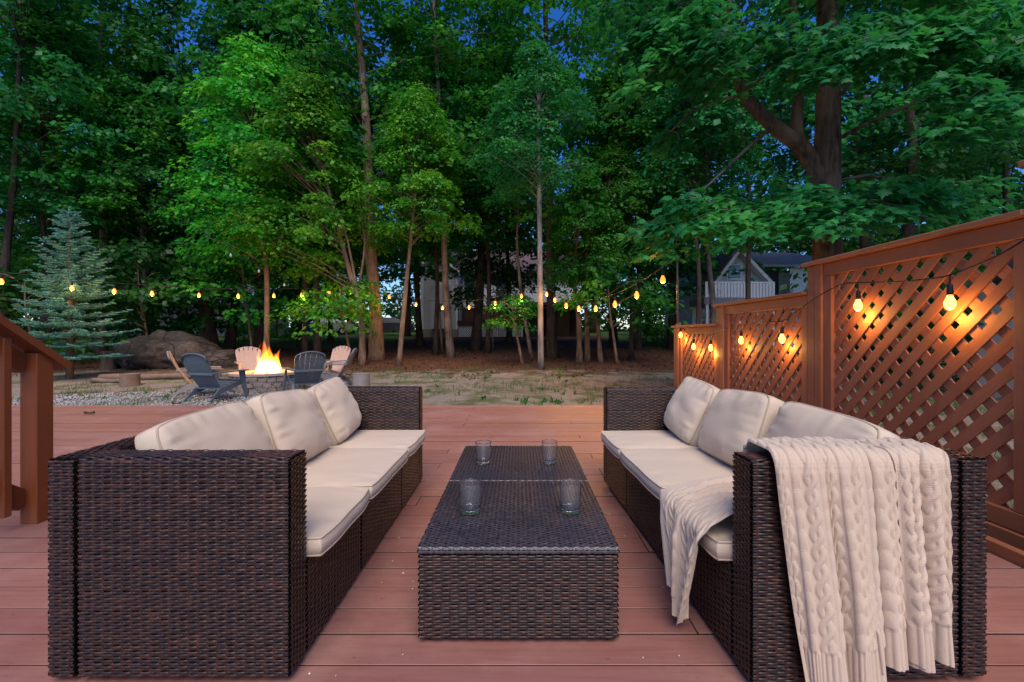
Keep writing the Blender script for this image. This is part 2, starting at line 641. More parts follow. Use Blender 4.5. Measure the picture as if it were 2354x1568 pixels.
# ================================================================== ground
gx = np.concatenate([np.linspace(-260, -40, 23)[:-1], np.linspace(-40, 40, 161), np.linspace(40, 260, 23)[1:]])
gy = np.concatenate([np.linspace(-60, 0, 13)[:-1], np.linspace(0, 40, 101), np.linspace(40, 420, 39)[1:]])
GX, GY = np.meshgrid(gx, gy, indexing='ij')
GZ = gz(GX, GY) + 0.03 * (vnoise(GX * 1.3, GY * 1.3, 3) - 0.5) * (GY > 6.5)
ground = link('ground', mesh_np('ground', np.stack([GX, GY, GZ], -1), grid_faces(len(gx), len(gy)), M['ground_soil']))
ground['kind'] = 'structure'

# ================================================================== deck
rng = random.Random(11)
deck = empty('deck', (0, 0, 0))
tag(deck, kind='structure')
PW = 0.143
plank_len = {}


def plank_mesh(L):
    if L not in plank_len:
        me = MB().box(-L / 2, L / 2, -PW / 2 + 0.003, PW / 2 - 0.003, -0.034, 0, 0.0015).mesh('plank', M['deck_paint'])
        me.materials.append(M['plank_gap_shade'])          # board sides coloured dark to paint shade into the gaps
        for p in me.polygons:
            if p.center.z < -0.004: p.material_index = 1
        plank_len[L] = me
    return plank_len[L]


nrow = 60
y_far = 6.38
for r in range(nrow):
    yc = y_far - PW * (r + 0.5)
    x1 = 2.16
    cuts = [[-9.0, -4.2, -0.6, 2.16], [-9.0, -5.4, -1.8, 2.16], [-9.0, -2.4, 2.16], [-9.0, -6.0, -3.0, 0.6, 2.16]][rng.randrange(4)]
    for a, b in zip(cuts[:-1], cuts[1:]):
        L = round(b - a - 0.004, 3)
        link('plank', plank_mesh(L), deck, ((a + b) / 2, yc + rng.uniform(-0.0012, 0.0012), rng.uniform(-0.0015, 0.0015)), (0, 0, rng.uniform(-0.0004, 0.0004)))
MB().box(-9, 2.16, y_far - 0.04, y_far - 0.002, -0.22, -0.04).build('fascia_board', M['deck_paint'], deck)
MB().box(2.12, 2.158, -2.2, y_far, -0.22, -0.04).build('fascia_board', M['deck_paint'], deck)
for k in range(12):
    xj = -8.8 + k * 0.98
    MB().box(xj, xj + 0.04, -2.1, y_far - 0.05, -0.22, -0.036).build('joist', M['dark_wood'], deck)
MB().box(2.165, 2.205, 0.4, 2.32, -0.20, 0.055, 0.004).build('kerb_board', M['fence_stain'], deck)

# ================================================================== lattice fence
def clip_poly(poly, y0, y1, z0, z1):
    def clip(pts, f, inter):
        out = []
        for i in range(len(pts)):
            a, b = pts[i - 1], pts[i]
            fa, fb = f(a), f(b)
            if fa >= 0:
                if fb >= 0: out.append(b)
                else: out.append(inter(a, b, fa, fb))
            elif fb >= 0:
                out.append(inter(a, b, fa, fb)); out.append(b)
        return out
    it = lambda a, b, fa, fb: (a[0] + (b[0] - a[0]) * fa / (fa - fb), a[1] + (b[1] - a[1]) * fa / (fa - fb))
    for f in (lambda p: p[0] - y0, lambda p: y1 - p[0], lambda p: p[1] - z0, lambda p: z1 - p[1]):
        if len(poly) < 3: return []
        poly = clip(poly, f, it)
    return poly


def slat(parent, poly, x0, x1, sg):
    n = len(poly)
    cy_, cz_ = sum(p[0] for p in poly) / n, sum(p[1] for p in poly) / n
    c45 = math.sqrt(0.5)
    poly = [((p[0] - cy_) * c45 + sg * (p[1] - cz_) * c45, -sg * (p[0] - cy_) * c45 + (p[1] - cz_) * c45) for p in poly]
    v = [(x0, p[0], p[1]) for p in poly] + [(x1, p[0], p[1]) for p in poly]
    f = [tuple(range(n)), tuple(reversed(range(n, 2 * n)))] + [(i, (i + 1) % n, (i + 1) % n + n, i + n) for i in range(n)]
    MB().add(v, f).build('slat', M['fence_stain'], parent, loc=(0, cy_, cz_), rot=(sg * PI / 4, 0, 0))


FX = 2.40
SP, SW = 0.146, 0.059


def fence_section(y0, y1, ztop, label, lattice=True):
    """section from y0 (near) to y1 (far); post at the far end, lattice on the deck side"""
    e = empty('lattice_fence', (FX, y1, -0.2))
    tag(e, label, 'fence', 'stepped lattice fence along the deck')
    ox, oy, oz = FX, y1, -0.2

    def B(name, xa, xb, ya, yb, za, zb, bev=0.004):
        MB().box(xa - ox, xb - ox, ya - oy, yb - oy, za - oz, zb - oz, bev).build(name, M['post_stain' if name in ('post', 'stile') else 'fence_stain'], e)
    B('post', FX - 0.05, FX + 0.05, y1 - 0.165, y1 - 0.085, -0.2, ztop - 0.03)
    B('post', FX - 0.047, FX + 0.053, y1 - 0.083, y1 + 0.01, -0.2, ztop - 0.033)
    B('cap_rail', FX - 0.085, FX + 0.075, y0 - 0.01, y1 + 0.035, ztop - 0.03, ztop)
    B('top_rail', FX - 0.035, FX + 0.03, y0 + 0.002, y1 - 0.167, ztop - 0.125, ztop - 0.032)
    B('bottom_rail', FX - 0.035, FX + 0.03, y0 + 0.002, y1 - 0.167, 0.06, 0.15)
    B('skirt_board', FX - 0.05, FX - 0.005, y0 + 0.004, y1 - 0.169, -0.04, 0.056)
    B('stile', FX - 0.032, FX + 0.027, y1 - 0.255, y1 - 0.169, 0.151, ztop - 0.127)
    B('stile', FX - 0.032, FX + 0.027, y0 + 0.003, y0 + 0.075, 0.151, ztop - 0.127)
    ya, yb, za, zb = y0 + 0.074, y1 - 0.254, 0.149, ztop - 0.124
    for sgn, xa, xb in ((1, -0.010, 0.0), (-1, 0.0015, 0.0115)):
        for k in range(-30, 60):
            c = ya + k * SP + 0.03
            hw = SW / math.sqrt(2)
            # strip along direction (y, z): z rises as y falls for sgn=+1 (up to the right seen from the deck)
            h = zb - za + 0.4
            if sgn > 0:
                poly = [(c - hw, za - 0.2), (c + hw, za - 0.2), (c + hw - h, za - 0.2 + h), (c - hw - h, za - 0.2 + h)]
            else:
                poly = [(c - hw, za - 0.2), (c + hw, za - 0.2), (c + hw + h, za - 0.2 + h), (c - hw + h, za - 0.2 + h)]
            q = clip_poly(poly, ya, yb, za, zb)
            if len(q) < 3: continue
            area = abs(sum(q[i - 1][0] * q[i][1] - q[i][0] * q[i - 1][1] for i in range(len(q)))) / 2
            if area < 4e-4: continue
            slat(e, [(p[0] - oy, p[1] - oz) for p in q], xa, xb, -sgn)
    return e


fence_section(5.43, 6.88, 1.125, 'lowest lattice fence section at the far end of the deck')
fence_section(3.73, 5.40, 1.35, 'middle height lattice fence section behind the right sofa')
fence_section(2.105, 3.70, 1.575, 'tall nearest lattice fence section with two large lit bulbs in front')
fence_section(0.70, 2.078, 1.80, 'highest lattice fence section, only its capped end shows at the right photo edge')

# ================================================================== stair railing on the left
e = empty('stair_railing', (-2.575, 2.435, 0))
tag(e, 'dark red stained stair handrail with newel post at left edge', 'railing')
sl = 0.735                                   # rise per metre towards the house


def rz_(y, off): return off - sl * (y - 2.435)


MB().box(-0.045, 0.045, -0.045, 0.045, 0.0, 0.90, 0.004).build('newel_post', M['rail_stain'], e)
MB().beam((0.0, 0.115, 0.906 - sl * 0.115), (0.0, -1.1, 0.906 + sl * 1.1), 0.13, 0.036).build('handrail', M['rail_stain'], e)
MB().beam((-0.025, -0.047, 0.80 + sl * 0.047), (-0.025, -1.1, 0.80 + sl * 1.1), 0.036, 0.09).build('upper_rail', M['rail_stain'], e)
MB().beam((-0.03, -0.047, 0.09 + sl * 0.047), (-0.03, -1.1, 0.09 + sl * 1.1), 0.036, 0.10).build('lower_rail', M['rail_stain'], e)
for yb in (-0.165, -0.29, -0.415, -0.54, -0.665, -0.79, -0.915):
    MB().box(-0.008, 0.03, yb - 0.019, yb + 0.019, max(0.02, 0.045 - sl * yb - 0.08), 0.86 - sl * yb, 0.003).build('baluster', M['rail_stain'], e)
MB().box(-0.045, 0.045, -1.19, -1.1, 0.0, 0.86 + sl * 1.1, 0.004).build('upper_post', M['rail_stain'], e)

# ================================================================== wicker weaving
def weave(profile, d, slen, row=0.0095, stake=0.029, amp=0.0020, bulge=0.0015, seg=4):
    """ribbons run along vector d for slen; they are stacked along the polyline profile [(pos, normal)]"""
    P = np.array([p for p, _ in profile], float)
    N = np.array([n for _, n in profile], float)
    N /= np.linalg.norm(N, axis=1)[:, None]
    s = np.concatenate([[0], np.cumsum(np.linalg.norm(np.diff(P, axis=0), axis=1))])
    T = s[-1]
    nr = max(2, int(round(T / row)))
    row = T / nr
    ns = max(1, int(round(slen / stake)))
    stk = slen / ns
    u = np.linspace(0, slen, ns * seg + 1)
    w = row * 0.47
    k = np.arange(nr)
    jr = np.random.RandomState(int(nr * 131 + ns * 17 + P[0, 0] * 1000) & 0xffff)
    tt = (k[:, None] + 0.5 + jr.uniform(-0.13, 0.13, nr)[:, None] * (k > 0)[:, None] * (k < nr - 1)[:, None]) * row + np.array([-w, -w * 0.45, w * 0.45, w])[None, :]
    hh = np.array([-0.6, 0.75, 0.75, -0.6]) * bulge
    pos = np.stack([np.interp(tt, s, P[:, i]) for i in range(3)], -1)
    nor = np.stack([np.interp(tt, s, N[:, i]) for i in range(3)], -1)
    nor /= np.linalg.norm(nor, axis=-1)[..., None]
    wave = np.cos(PI * u[None, :] / stk + PI * k[:, None] + jr.uniform(-0.22, 0.22, nr)[:, None])
    amp_ = amp * (0.65 + 0.7 * vnoise(u[None, :] * 14 + k[:, None] * 3.7, k[:, None] * 0.9 + u[None, :] * 0, nr))
    wave = np.sign(wave) * np.abs(wave) ** 0.8 * amp_
    d = np.array(d, float); d /= np.linalg.norm(d)
    V = pos[:, :, None, :] + d * u[None, None, :, None] + nor[:, :, None, :] * (wave[:, None, :, None] + hh[None, :, None, None])
    nu = len(u)
    base = (np.arange(nr)[:, None] * 4 + np.arange(3)[None, :]).ravel() * nu
    j = np.arange(nu - 1)
    a = (base[:, None] + j[None, :]).ravel()
    F = np.stack([a, a + 1, a + nu + 1, a + nu], 1)
    verts, faces = V.reshape(-1, 3), F
    # upright stakes showing in the gaps
    us = (np.arange(ns) + 0.5) * stk
    sw = 0.0035
    pp = P[None, :, :] + N[None, :, :] * 0.0004
    va = pp + d * (us - sw)[:, None, None]
    vb = pp + d * (us + sw)[:, None, None]
    SV = np.stack([va, vb], 2).reshape(-1, 3)
    m = len(P)
    bs = (np.arange(ns) * m * 2)[:, None] + (np.arange(m - 1) * 2)[None, :]
    bs = bs.ravel() + len(verts)
    SF = np.stack([bs, bs + 1, bs + 3, bs + 2], 1)
    return np.concatenate([verts, SV]), np.concatenate([faces, SF])


def u_profile(axis, a0, a1, z0, z1, c=0.0, r=0.014, z0b=None):
    """up one face, round over the top and down the other; axis 0 or 1 is the thin direction"""
    pts = []
    z0b = z0 if z0b is None else z0b

    def mk(a, z, na, nz):
        p = [0, 0, z]; n = [0, 0, nz]
        p[axis] = a; n[axis] = na
        p[1 - axis] = c
        pts.append((p, n))
    mk(a0, z0, -1, 0)
    for k in range(5):
        th = k / 4 * PI / 2
        mk(a0 + r - r * math.cos(th), z1 - r + r * math.sin(th), -math.cos(th), math.sin(th))
    for k in range(5):
        th = k / 4 * PI / 2
        mk(a1 - r + r * math.sin(th), z1 - r + r * math.cos(th), math.sin(th), math.cos(th))
    mk(a1, z0b, 1, 0)
    return pts


def line_profile(p0, p1, n):
    return [(p0, n), (p1, n)]


def put_weave(name, sheets, parent, sx=1, mat='wicker'):
    vs_, fs_ = [], []
    b = 0
    for v, f in sheets:
        v = v.copy(); v[:, 0] *= sx
        vs_.append(v); fs_.append((f if sx > 0 else f[:, ::-1]) + b)
        b += len(v)
    o = link(name, mesh_np(name, np.concatenate(vs_), np.concatenate(fs_), M[mat]), parent)
    o['kind'] = 'stuff'
    return o


def core(name, x0, x1, y0, y1, z0, z1, parent, sx=1, i=0.004):
    a, b = sorted((x0 * sx, x1 * sx))
    return MB().box(a + i, b - i, y0 + i, y1 - i, z0 + i * 0.5, z1 - i).build(name, M['wicker_core'], parent)


def make_sofa(origin, rz, sx, label):
    e = empty('wicker_sofa', origin, rz)
    tag(e, label, 'sofa', 'pair of wicker sofas')
    L, H, D = 1.80, 0.645, 0.69
    for y0, y1, rowz in ((0.0, 0.105, 0.0081), (L - 0.095, L, 0.0095)):
        c = core('arm', 0, 0.604, y0, y1, 0.02, H, e, sx)
        pr = u_profile(1, y0, y1, 0.022, H, c=0.004)
        if y0 > 1: pr = u_profile(1, y0, y1, 0.26, H, c=0.004, z0b=0.022)
        sh = [weave(pr, (1, 0, 0), 0.597, rowz, 0.027)]
        sh.append(weave(line_profile((0.0, y0 + 0.006, 0.022), (0.0, y0 + 0.006, H - 0.006), (-1, 0, 0)), (0, 1, 0), y1 - y0 - 0.012, rowz, 0.018))
        put_weave('weave', sh, c, sx)
    c = core('back', 0.612, D, 0, L, 0.02, H, e, sx)
    sh = [weave(u_profile(0, 0.612, D, 0.27, H, c=0.004, z0b=0.022), (0, 1, 0), L - 0.008, 0.011, 0.026, seg=3)]
    sh.append(weave(line_profile((0.616, 0, 0.022), (0.616, 0, H - 0.006), (0, -1, 0)), (1, 0, 0), D - 0.62, 0.0088, 0.023))
    sh.append(weave(line_profile((0.616, L, 0.022), (0.616, L, H - 0.006), (0, 1, 0)), (1, 0, 0), D - 0.62, 0.011, 0.023, seg=3))
    put_weave('weave', sh, c, sx)
    for y0, y1 in ((0.107, 0.585), (0.597, 1.235), (1.247, L - 0.097)):
        c = core('seat_base', 0.0, 0.61, y0, y1, 0.02, 0.30, e, sx)
        sh = [weave(line_profile((0.0, y0 + 0.002, 0.024), (0.0, y0 + 0.002, 0.299), (-1, 0, 0)), (0, 1, 0), y1 - y0 - 0.004, 0.0088, 0.026)]
        put_weave('weave', sh, c, sx)
    for y in (0.05, 0.59, 1.24, L - 0.05):
        for x in (0.05, 0.62):
            MB().lathe([(0, 0), (0.018, 0), (0.02, 0.022), (0, 0.022)], (x * sx, y, 0), 10).build('foot', M['socket'], e)
    return e


SOFA_L = ((-0.652, 1.297, 0), 0.0, -1)
SOFA_R = ((0.652, 1.272, 0), R(2.5), 1)
make_sofa(*SOFA_L, 'dark brown wicker three seat sofa left of the table, no blanket')
make_sofa(*SOFA_R, 'dark brown wicker three seat sofa carrying the knit blanket, by lattice fence')


# ------------------------------------------------------------------ cushions
def box_cushion(W, Hh, thick, puff, seed, round_=0.05, n=41, wr=0.006, sag=0.0, pinch=0.018):
    """soft box cushion in its own frame: x width, y height, z thickness; returns main (faces+gusset) and piping polylines"""
    u = np.linspace(-1, 1, n)
    u = np.sign(u) * (1 - (1 - np.abs(u)) ** 1.3)
    U, V = np.meshgrid(u, u, indexing='ij')

    def outline(U, V):
        k = 1 - round_ * (np.abs(U) ** 4) * (np.abs(V) ** 4) * 1.0
        wav = 0.012 * (vnoise(U * 2.3 + seed, V * 2.3, seed) - 0.5)
        X = W / 2 * U * (1 - 0.035 * (1 - U ** 2) * 0) * k + wav * W * np.abs(U) ** 3
        Y = Hh / 2 * V * k + wav * Hh * np.abs(V) ** 3
        # edges pulled in a little between the corners
        X = X * (1 - pinch * (1 - V ** 2)); Y = Y * (1 - pinch * 1.3 * (1 - U ** 2))
        return X, Y
    X, Y = outline(U, V)
    dome = ((1 - np.abs(U) ** 2.6) * (1 - np.abs(V) ** 2.6)) ** 0.55
    Ye = sag * (V) * dome
    ed = 1 - np.minimum(1 - np.abs(U), 1 - np.abs(V))
    wr1 = (vnoise(U * 9 + seed * 3.1, V * 2.2, seed + 5) - 0.5) * np.abs(V) ** 3 + (vnoise(U * 2.2, V * 9 + seed, seed + 9) - 0.5) * np.abs(U) ** 3
    wr2 = (vnoise(U * 1.8 + V * 1.1 + seed, V * 2.4 - U, seed + 2) - 0.5)
    wrk = (wr1 * wr * 2.2 + wr2 * wr * 1.8) * np.clip((1 - ed) * 12, 0, 1)
    Z1 = thick / 2 + puff * (dome - Ye) + wrk
    Z2 = -(thick / 2 + puff * 0.8 * dome)
    f = grid_faces(n, n)
    v1 = np.stack([X, Y, Z1], -1).reshape(-1, 3)
    v2 = np.stack([X, Y, Z2], -1).reshape(-1, 3)
    verts = [v1, v2]
    faces = [f, f[:, ::-1] + n * n]
    # gusset band round the border
    idx = [(i, 0) for i in range(n)] + [(n - 1, j) for j in range(1, n)] + [(i, n - 1) for i in range(n - 2, -1, -1)] + [(0, j) for j in range(n - 2, 0, -1)]
    a = np.array([i * n + j for i, j in idx])
    ring1, ring2 = v1[a], v2[a]
    mid = (ring1 + ring2) / 2
    outw = mid.copy(); outw[:, 2] = 0
    outw /= np.linalg.norm(outw, axis=1)[:, None]
    mid = mid + outw * thick * 0.10
    mb = 2 * n * n
    verts.append(mid)
    m = len(a)
    k = np.arange(m); k2 = (k + 1) % m
    faces.append(np.stack([a[k], mb + k, mb + k2, a[k2]], 1))
    faces.append(np.stack([mb + k, a[k] + n * n, a[k2] + n * n, mb + k2], 1))
    return np.concatenate(verts), np.concatenate(faces), ring1, ring2


def piping(ring, r, mat, parent):
    mb = MB()
    pts = [Vector(p) for p in ring[::2]]
    mb.tube(pts + [pts[0]], r, 6, cap=False)
    return mb.build('piping', mat, parent, True)


def place_cushion(name, label, cat, group, mat4, W, Hh, thick, puff, seed, **kw):
    v, f, r1, r2 = box_cushion(W, Hh, thick, puff, seed, **kw)
    o = link(name, mesh_np(name, v, f, M['cushion']))
    o.matrix_world = mat4
    tag(o, label, cat, group)
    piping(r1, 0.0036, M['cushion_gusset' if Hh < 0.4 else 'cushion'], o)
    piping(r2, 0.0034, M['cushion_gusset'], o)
    return o


def sofa_mat(s):
    return Matrix.Translation(s[0]) @ Matrix.Rotation(s[1], 4, 'Z')


pos_words = ['nearest the camera', 'in the middle', 'at the far end']
for S, side, sd in ((SOFA_L, 'left', 20), (SOFA_R, 'right', 40)):
    sx = S[2]
    base = sofa_mat(S)
    segs = ((0.112, 0.588), (0.594, 1.240), (1.246, 1.702))
    for i, (y0, y1) in enumerate(segs):
        xc, w = 0.265, 0.63
        m = base @ Matrix.Translation((sx * xc, (y0 + y1) / 2, 0.338))
        place_cushion('seat_cushion', f'flat cream seat cushion on the {side} sofa, {pos_words[i]}', 'cushion', f'seat cushions of the {side} sofa', m,
                      w, y1 - y0 + 0.004, 0.054, 0.016, sd + i, round_=0.045, wr=0.004)
    psegs = ((0.122, 0.662), (0.684, 1.212), (1.232, 1.695))
    for i, (y0, y1) in enumerate(psegs):
        lean = R([22, 21, 23][i])
        # local frame: x -> along sofa, y -> up, z -> towards the seat
        wdt = y1 - y0
        hh = 0.36
        rot = Matrix(((0, 0, -sx, 0), (1, 0, 0, 0), (0, 1, 0, 0), (0, 0, 0, 1)))
        if sx < 0:
            rot = Matrix(((0, 0, 1, 0), (1, 0, 0, 0), (0, 1, 0, 0), (0, 0, 0, 1)))
        tilt = Matrix.Rotation(sx * lean, 4, 'Y')
        roll = Matrix.Rotation(R([2.0, -3.0, 5][i]), 4, 'X') @ Matrix.Rotation(R([2, 3.5, 2][i]) * -sx, 4, 'Z')
        m = base @ Matrix.Translation((sx * 0.470, (y0 + y1) / 2, 0.540)) @ tilt @ roll @ rot
        place_cushion('back_pillow', f'plump cream back pillow on the {side} sofa, {pos_words[i]}', 'pillow', f'back pillows of the {side} sofa', m,
                      wdt, hh, 0.070, 0.066, sd + 7 + i, round_=0.085, wr=0.008, sag=0.35, pinch=0.012)


# ------------------------------------------------------------------ coffee tables
def make_table(yc, label, seed):
    e = empty('wicker_table', (0, yc, 0))
    tag(e, label, 'table', 'two box tables pushed together')
    w, l = 0.3225, 0.333
    c = core('box', -w, w, -l, l, 0.012, 0.287, e)
    sh = []
    for y, n in ((-l, -1), (l, 1)):
        sh.append(weave(line_profile((-w + 0.004, y, 0.016), (-w + 0.004, y, 0.284), (0, n, 0)), (1, 0, 0), 2 * w - 0.008, 0.0085, 0.028))
    for x, n in ((-w, -1), (w, 1)):
        sh.append(weave(line_profile((x, -l + 0.004, 0.016), (x, -l + 0.004, 0.284), (n, 0, 0)), (0, 1, 0), 2 * l - 0.008, 0.0098, 0.0255, seg=3))
    put_weave('weave', sh, c)
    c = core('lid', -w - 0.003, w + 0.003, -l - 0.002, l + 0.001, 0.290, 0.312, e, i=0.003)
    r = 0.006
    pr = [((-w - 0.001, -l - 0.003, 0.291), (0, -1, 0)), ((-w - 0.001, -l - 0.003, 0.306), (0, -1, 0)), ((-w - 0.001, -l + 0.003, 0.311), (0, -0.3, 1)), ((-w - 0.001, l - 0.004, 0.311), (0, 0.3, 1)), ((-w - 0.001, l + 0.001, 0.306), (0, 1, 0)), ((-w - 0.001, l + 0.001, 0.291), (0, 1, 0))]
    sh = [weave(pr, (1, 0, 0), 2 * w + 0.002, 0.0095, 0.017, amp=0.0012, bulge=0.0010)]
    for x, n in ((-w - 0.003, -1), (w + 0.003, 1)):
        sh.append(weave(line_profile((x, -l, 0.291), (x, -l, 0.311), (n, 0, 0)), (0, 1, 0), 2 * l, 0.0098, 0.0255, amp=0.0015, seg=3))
    put_weave('weave', sh, c, mat='wicker_lid_sheen')
    for x in (-0.29, 0.29):
        for y in (-0.3, 0.3):
            MB().lathe([(0, 0), (0.016, 0), (0.016, 0.014), (0, 0.014)], (x, y, 0), 8).build('foot', M['socket'], e)


make_table(1.803, 'dark wicker box table nearer the camera, holding two front glasses', 1)
make_table(2.476, 'dark wicker box table farther away, holding two back glasses', 2)


# ------------------------------------------------------------------ glasses
def make_glass(x, y, label, h=0.115):
    e = empty('tumbler', (x, y, 0.3145))
    tag(e, label, 'glass', 'tumblers on the box tables')
    rb, rt, th = 0.037, 0.0425, 0.0022
    W_ = lambda q: rb + (rt - rb) * q
    prof = [(0.0, 0.0), (rb * 0.5, 0.0), (rb - 0.006, 0.0), (rb - 0.003, 0.0004), (rb - 0.001, 0.0016), (rb, 0.004), (W_(0.06), h * 0.06), (W_(0.3), h * 0.3), (W_(0.6), h * 0.6), (W_(0.95), h * 0.95), (rt, h - 0.002), (rt - th * 0.25, h - 0.0004), (rt - th * 0.75, h - 0.0004), (rt - th, h - 0.002), (W_(0.95) - th, h * 0.95), (W_(0.6) - th, h * 0.6), (W_(0.3) - th, h * 0.3), (W_(0.2) - th, h * 0.2), (rb - th - 0.0008, 0.0185), (rb - 0.006, 0.0162), (rb - 0.010, 0.0152), (rb * 0.4, 0.0145), (0.0, 0.0145)]
    MB().lathe(prof, n=40).build('glass_body', M['glass'], e, True)
    return e


make_glass(-0.186, 1.755, 'clear tumbler on the nearer table, left of the pair')
make_glass(0.201, 1.755, 'clear tumbler on the nearer table, right of the pair')
make_glass(-0.186, 2.415, 'clear tumbler on the farther table, left of the pair')
make_glass(0.166, 2.425, 'clear tumbler on the farther table, right of the pair')


# ------------------------------------------------------------------ knit blanket
def cable(s, t):
    """relief of the cable knit in metres; s across, t along"""
    per = 0.086
    q = np.mod(s, per)
    # twisted cable in 0..0.044
    c = q - 0.022
    ph = 2 * PI * t / 0.050
    out = np.zeros_like(s)
    for k in (0, 1):
        xx = 0.0105 * np.sin(ph / 2 + k * PI)
        over = 0.72 + 0.28 * np.cos(ph / 2 + k * PI)
        out = np.maximum(out, np.clip(1 - ((c - xx) / 0.0105) ** 2, 0, 1) ** 0.7 * over)
    out = out * (np.abs(c) < 0.022)
    # honeycomb rib in 0.050..0.080
    c2 = q - 0.065
    nub = np.clip(1 - (c2 / 0.015) ** 2, 0, 1) ** 0.6 * (0.62 + 0.38 * np.abs(np.sin(PI * t / 0.055 + 0.8 * np.sign(c2) * c2 / 0.015)))
    out = np.maximum(out, nub)
    st = np.abs(np.sin(PI * (t + 0.6 * np.abs(np.mod(s, 0.0066) - 0.0033)) / 0.0062))
    return 0.0078 * out + 0.0011 * st


def rib_or_cable(s, t, hem):
    """t is measured from the hem"""
    ribs = 0.0045 * np.abs(np.sin(PI * s / 0.0125)) ** 0.7
    k = np.clip((t - hem) / 0.012, 0, 1)
    return ribs * (1 - k) + cable(s, t) * k


def sheet_mesh(P, relief, name):
    """displace grid P (nu,nv,3) by relief along its normals and give it a thickness edge"""
    du = np.gradient(P, axis=0); dv = np.gradient(P, axis=1)
    Nn = np.cross(du, dv)
    Nn /= np.linalg.norm(Nn, axis=-1)[..., None] + 1e-9
    Q = P + Nn * relief[..., None]
    Q[0] = P[0] - Nn[0] * 0.004; Q[-1] = P[-1] - Nn[-1] * 0.004; Q[:, 0] = P[:, 0] - Nn[:, 0] * 0.004; Q[:, -1] = P[:, -1] - Nn[:, -1] * 0.004
    B = (P - Nn * 0.004)[np.unique(np.append(np.arange(0, P.shape[0], 5), P.shape[0] - 1))][:, np.unique(np.append(np.arange(0, P.shape[1], 5), P.shape[1] - 1))]
    nb_u, nb_v = B.shape[:2]
    nu, nv = relief.shape
    f = grid_faces(nu, nv)
    v = np.concatenate([Q.reshape(-1, 3), B.reshape(-1, 3)])
    n0 = nu * nv
    return v, np.concatenate([f, grid_faces(nb_u, nb_v)[:, ::-1] + n0])


blanket = empty('knit_blanket', SOFA_R[0], SOFA_R[1])
tag(blanket, 'cream cable knit blanket draped over near arm of the right sofa', 'blanket')


def arm_drape(x0t, x1t, x0b, x1b, hem_z, lift, seed, nu, nv, fold):
    """hangs in front of the arm, goes over its top and down to the seat; local frame of the right sofa"""
    u = np.linspace(0, 1, nu)
    front = 0.645 - hem_z
    top = 0.118
    back = 0.235
    T = front + top + back + 0.30
    t = np.linspace(0, T, nv)
    yl, zl, ny, nz = [], [], [], []
    r = 0.02
    for q in t:
        if q < front - 0.02:
            y, z, a, b = -0.010 - lift - 0.016 * (1 - q / front) ** 0.8, hem_z + q, -1, 0
        elif q < front + 0.03:
            k = (q - front + 0.02) / 0.05 * PI / 2
            y, z, a, b = -0.010 - lift + 0.032 * (1 - math.cos(k)), 0.625 + (0.036 + lift) * math.sin(k), -math.cos(k), math.sin(k)
        elif q < front + top:
            y, z, a, b = 0.022 - lift + (q - front - 0.03), 0.661 + lift, 0, 1
        elif q < front + top + 0.03:
            k = (q - front - top) / 0.03 * PI / 2
            y, z, a, b = 0.110 - lift + 0.012 * math.sin(k), 0.661 + lift - 0.02 * (1 - math.cos(k)), math.sin(k), math.cos(k)
        elif q < front + top + back:
            y, z, a, b = 0.122 + lift * 0.3, 0.641 + lift - (q - front - top - 0.03), 1, 0.05
        else:
            y, z, a, b = 0.124 + (q - front - top - back), 0.425 + lift, 0, 1
        yl.append(y); zl.append(z); ny.append(a); nz.append(b)
    yl, zl, ny, nz = map(np.array, (yl, zl, ny, nz))
    down = np.clip(1 - t / front, 0, 1)                      # 1 at the hem, 0 at the arm top
    up = np.clip((t - front) / 0.25, 0, 1)
    xa = x0t + (x0b - x0t) * down
    xb = x1t + (x1b - x1t) * down
    U, Tg = np.meshgrid(u, t, indexing='ij')
    X = xa[None, :] + (xb - xa)[None, :] * U
    rs = np.random.RandomState(seed)
    ph = rs.uniform(0, 6, 4)
    wv = fold * (0.30 + 0.9 * down[None, :] ** 0.7) * (np.sin(2 * PI * (2.15 * U + 0.06 * np.sin(Tg * 5)) + ph[0]) * 0.6 + np.sin(2 * PI * 3.7 * U + ph[1] + Tg * 1.2) * 0.35)
    wv = wv + fold * 0.6
    wv = np.maximum(wv, -0.006 + 0 * wv)
    X = X + 0.010 * np.sin(2 * PI * 2.0 * U + ph[2]) * down[None, :] + 0.010 * (vnoise(U * 3, Tg * 4, seed) - 0.5)
    Yy = yl[None, :] + ny[None, :] * wv
    Zz = zl[None, :] + nz[None, :] * np.maximum(wv * 0.45, 0) + 0.006 * np.sin(2 * PI * 1.3 * U + ph[3]) * down[None, :] ** 3
    P = np.stack([X, Yy, Zz], -1)
    wid = abs(x1t - x0t) * 1.25
    rel = rib_or_cable(U * wid + seed * 0.031, Tg, 0.105)
    v, f = sheet_mesh(P, rel, 'x')
    return v, f


vs_, fs_, b = [], [], 0
for a in ((0.05, 0.31, 0.125, 0.345, 0.035, 0.012, 3, 210, 640, 0.025),
          (0.27, 0.45, 0.312, 0.465, 0.085, 0.002, 5, 150, 640, 0.024),
          (0.39, 0.555, 0.425, 0.548, 0.10, 0.006, 8, 165, 640, 0.024)):
    v, f = arm_drape(*a)
    vs_.append(v); fs_.append(f + b); b += len(v)
link('arm_drape', mesh_np('arm_drape', np.concatenate(vs_), np.concatenate(fs_), M['knit']), blanket)


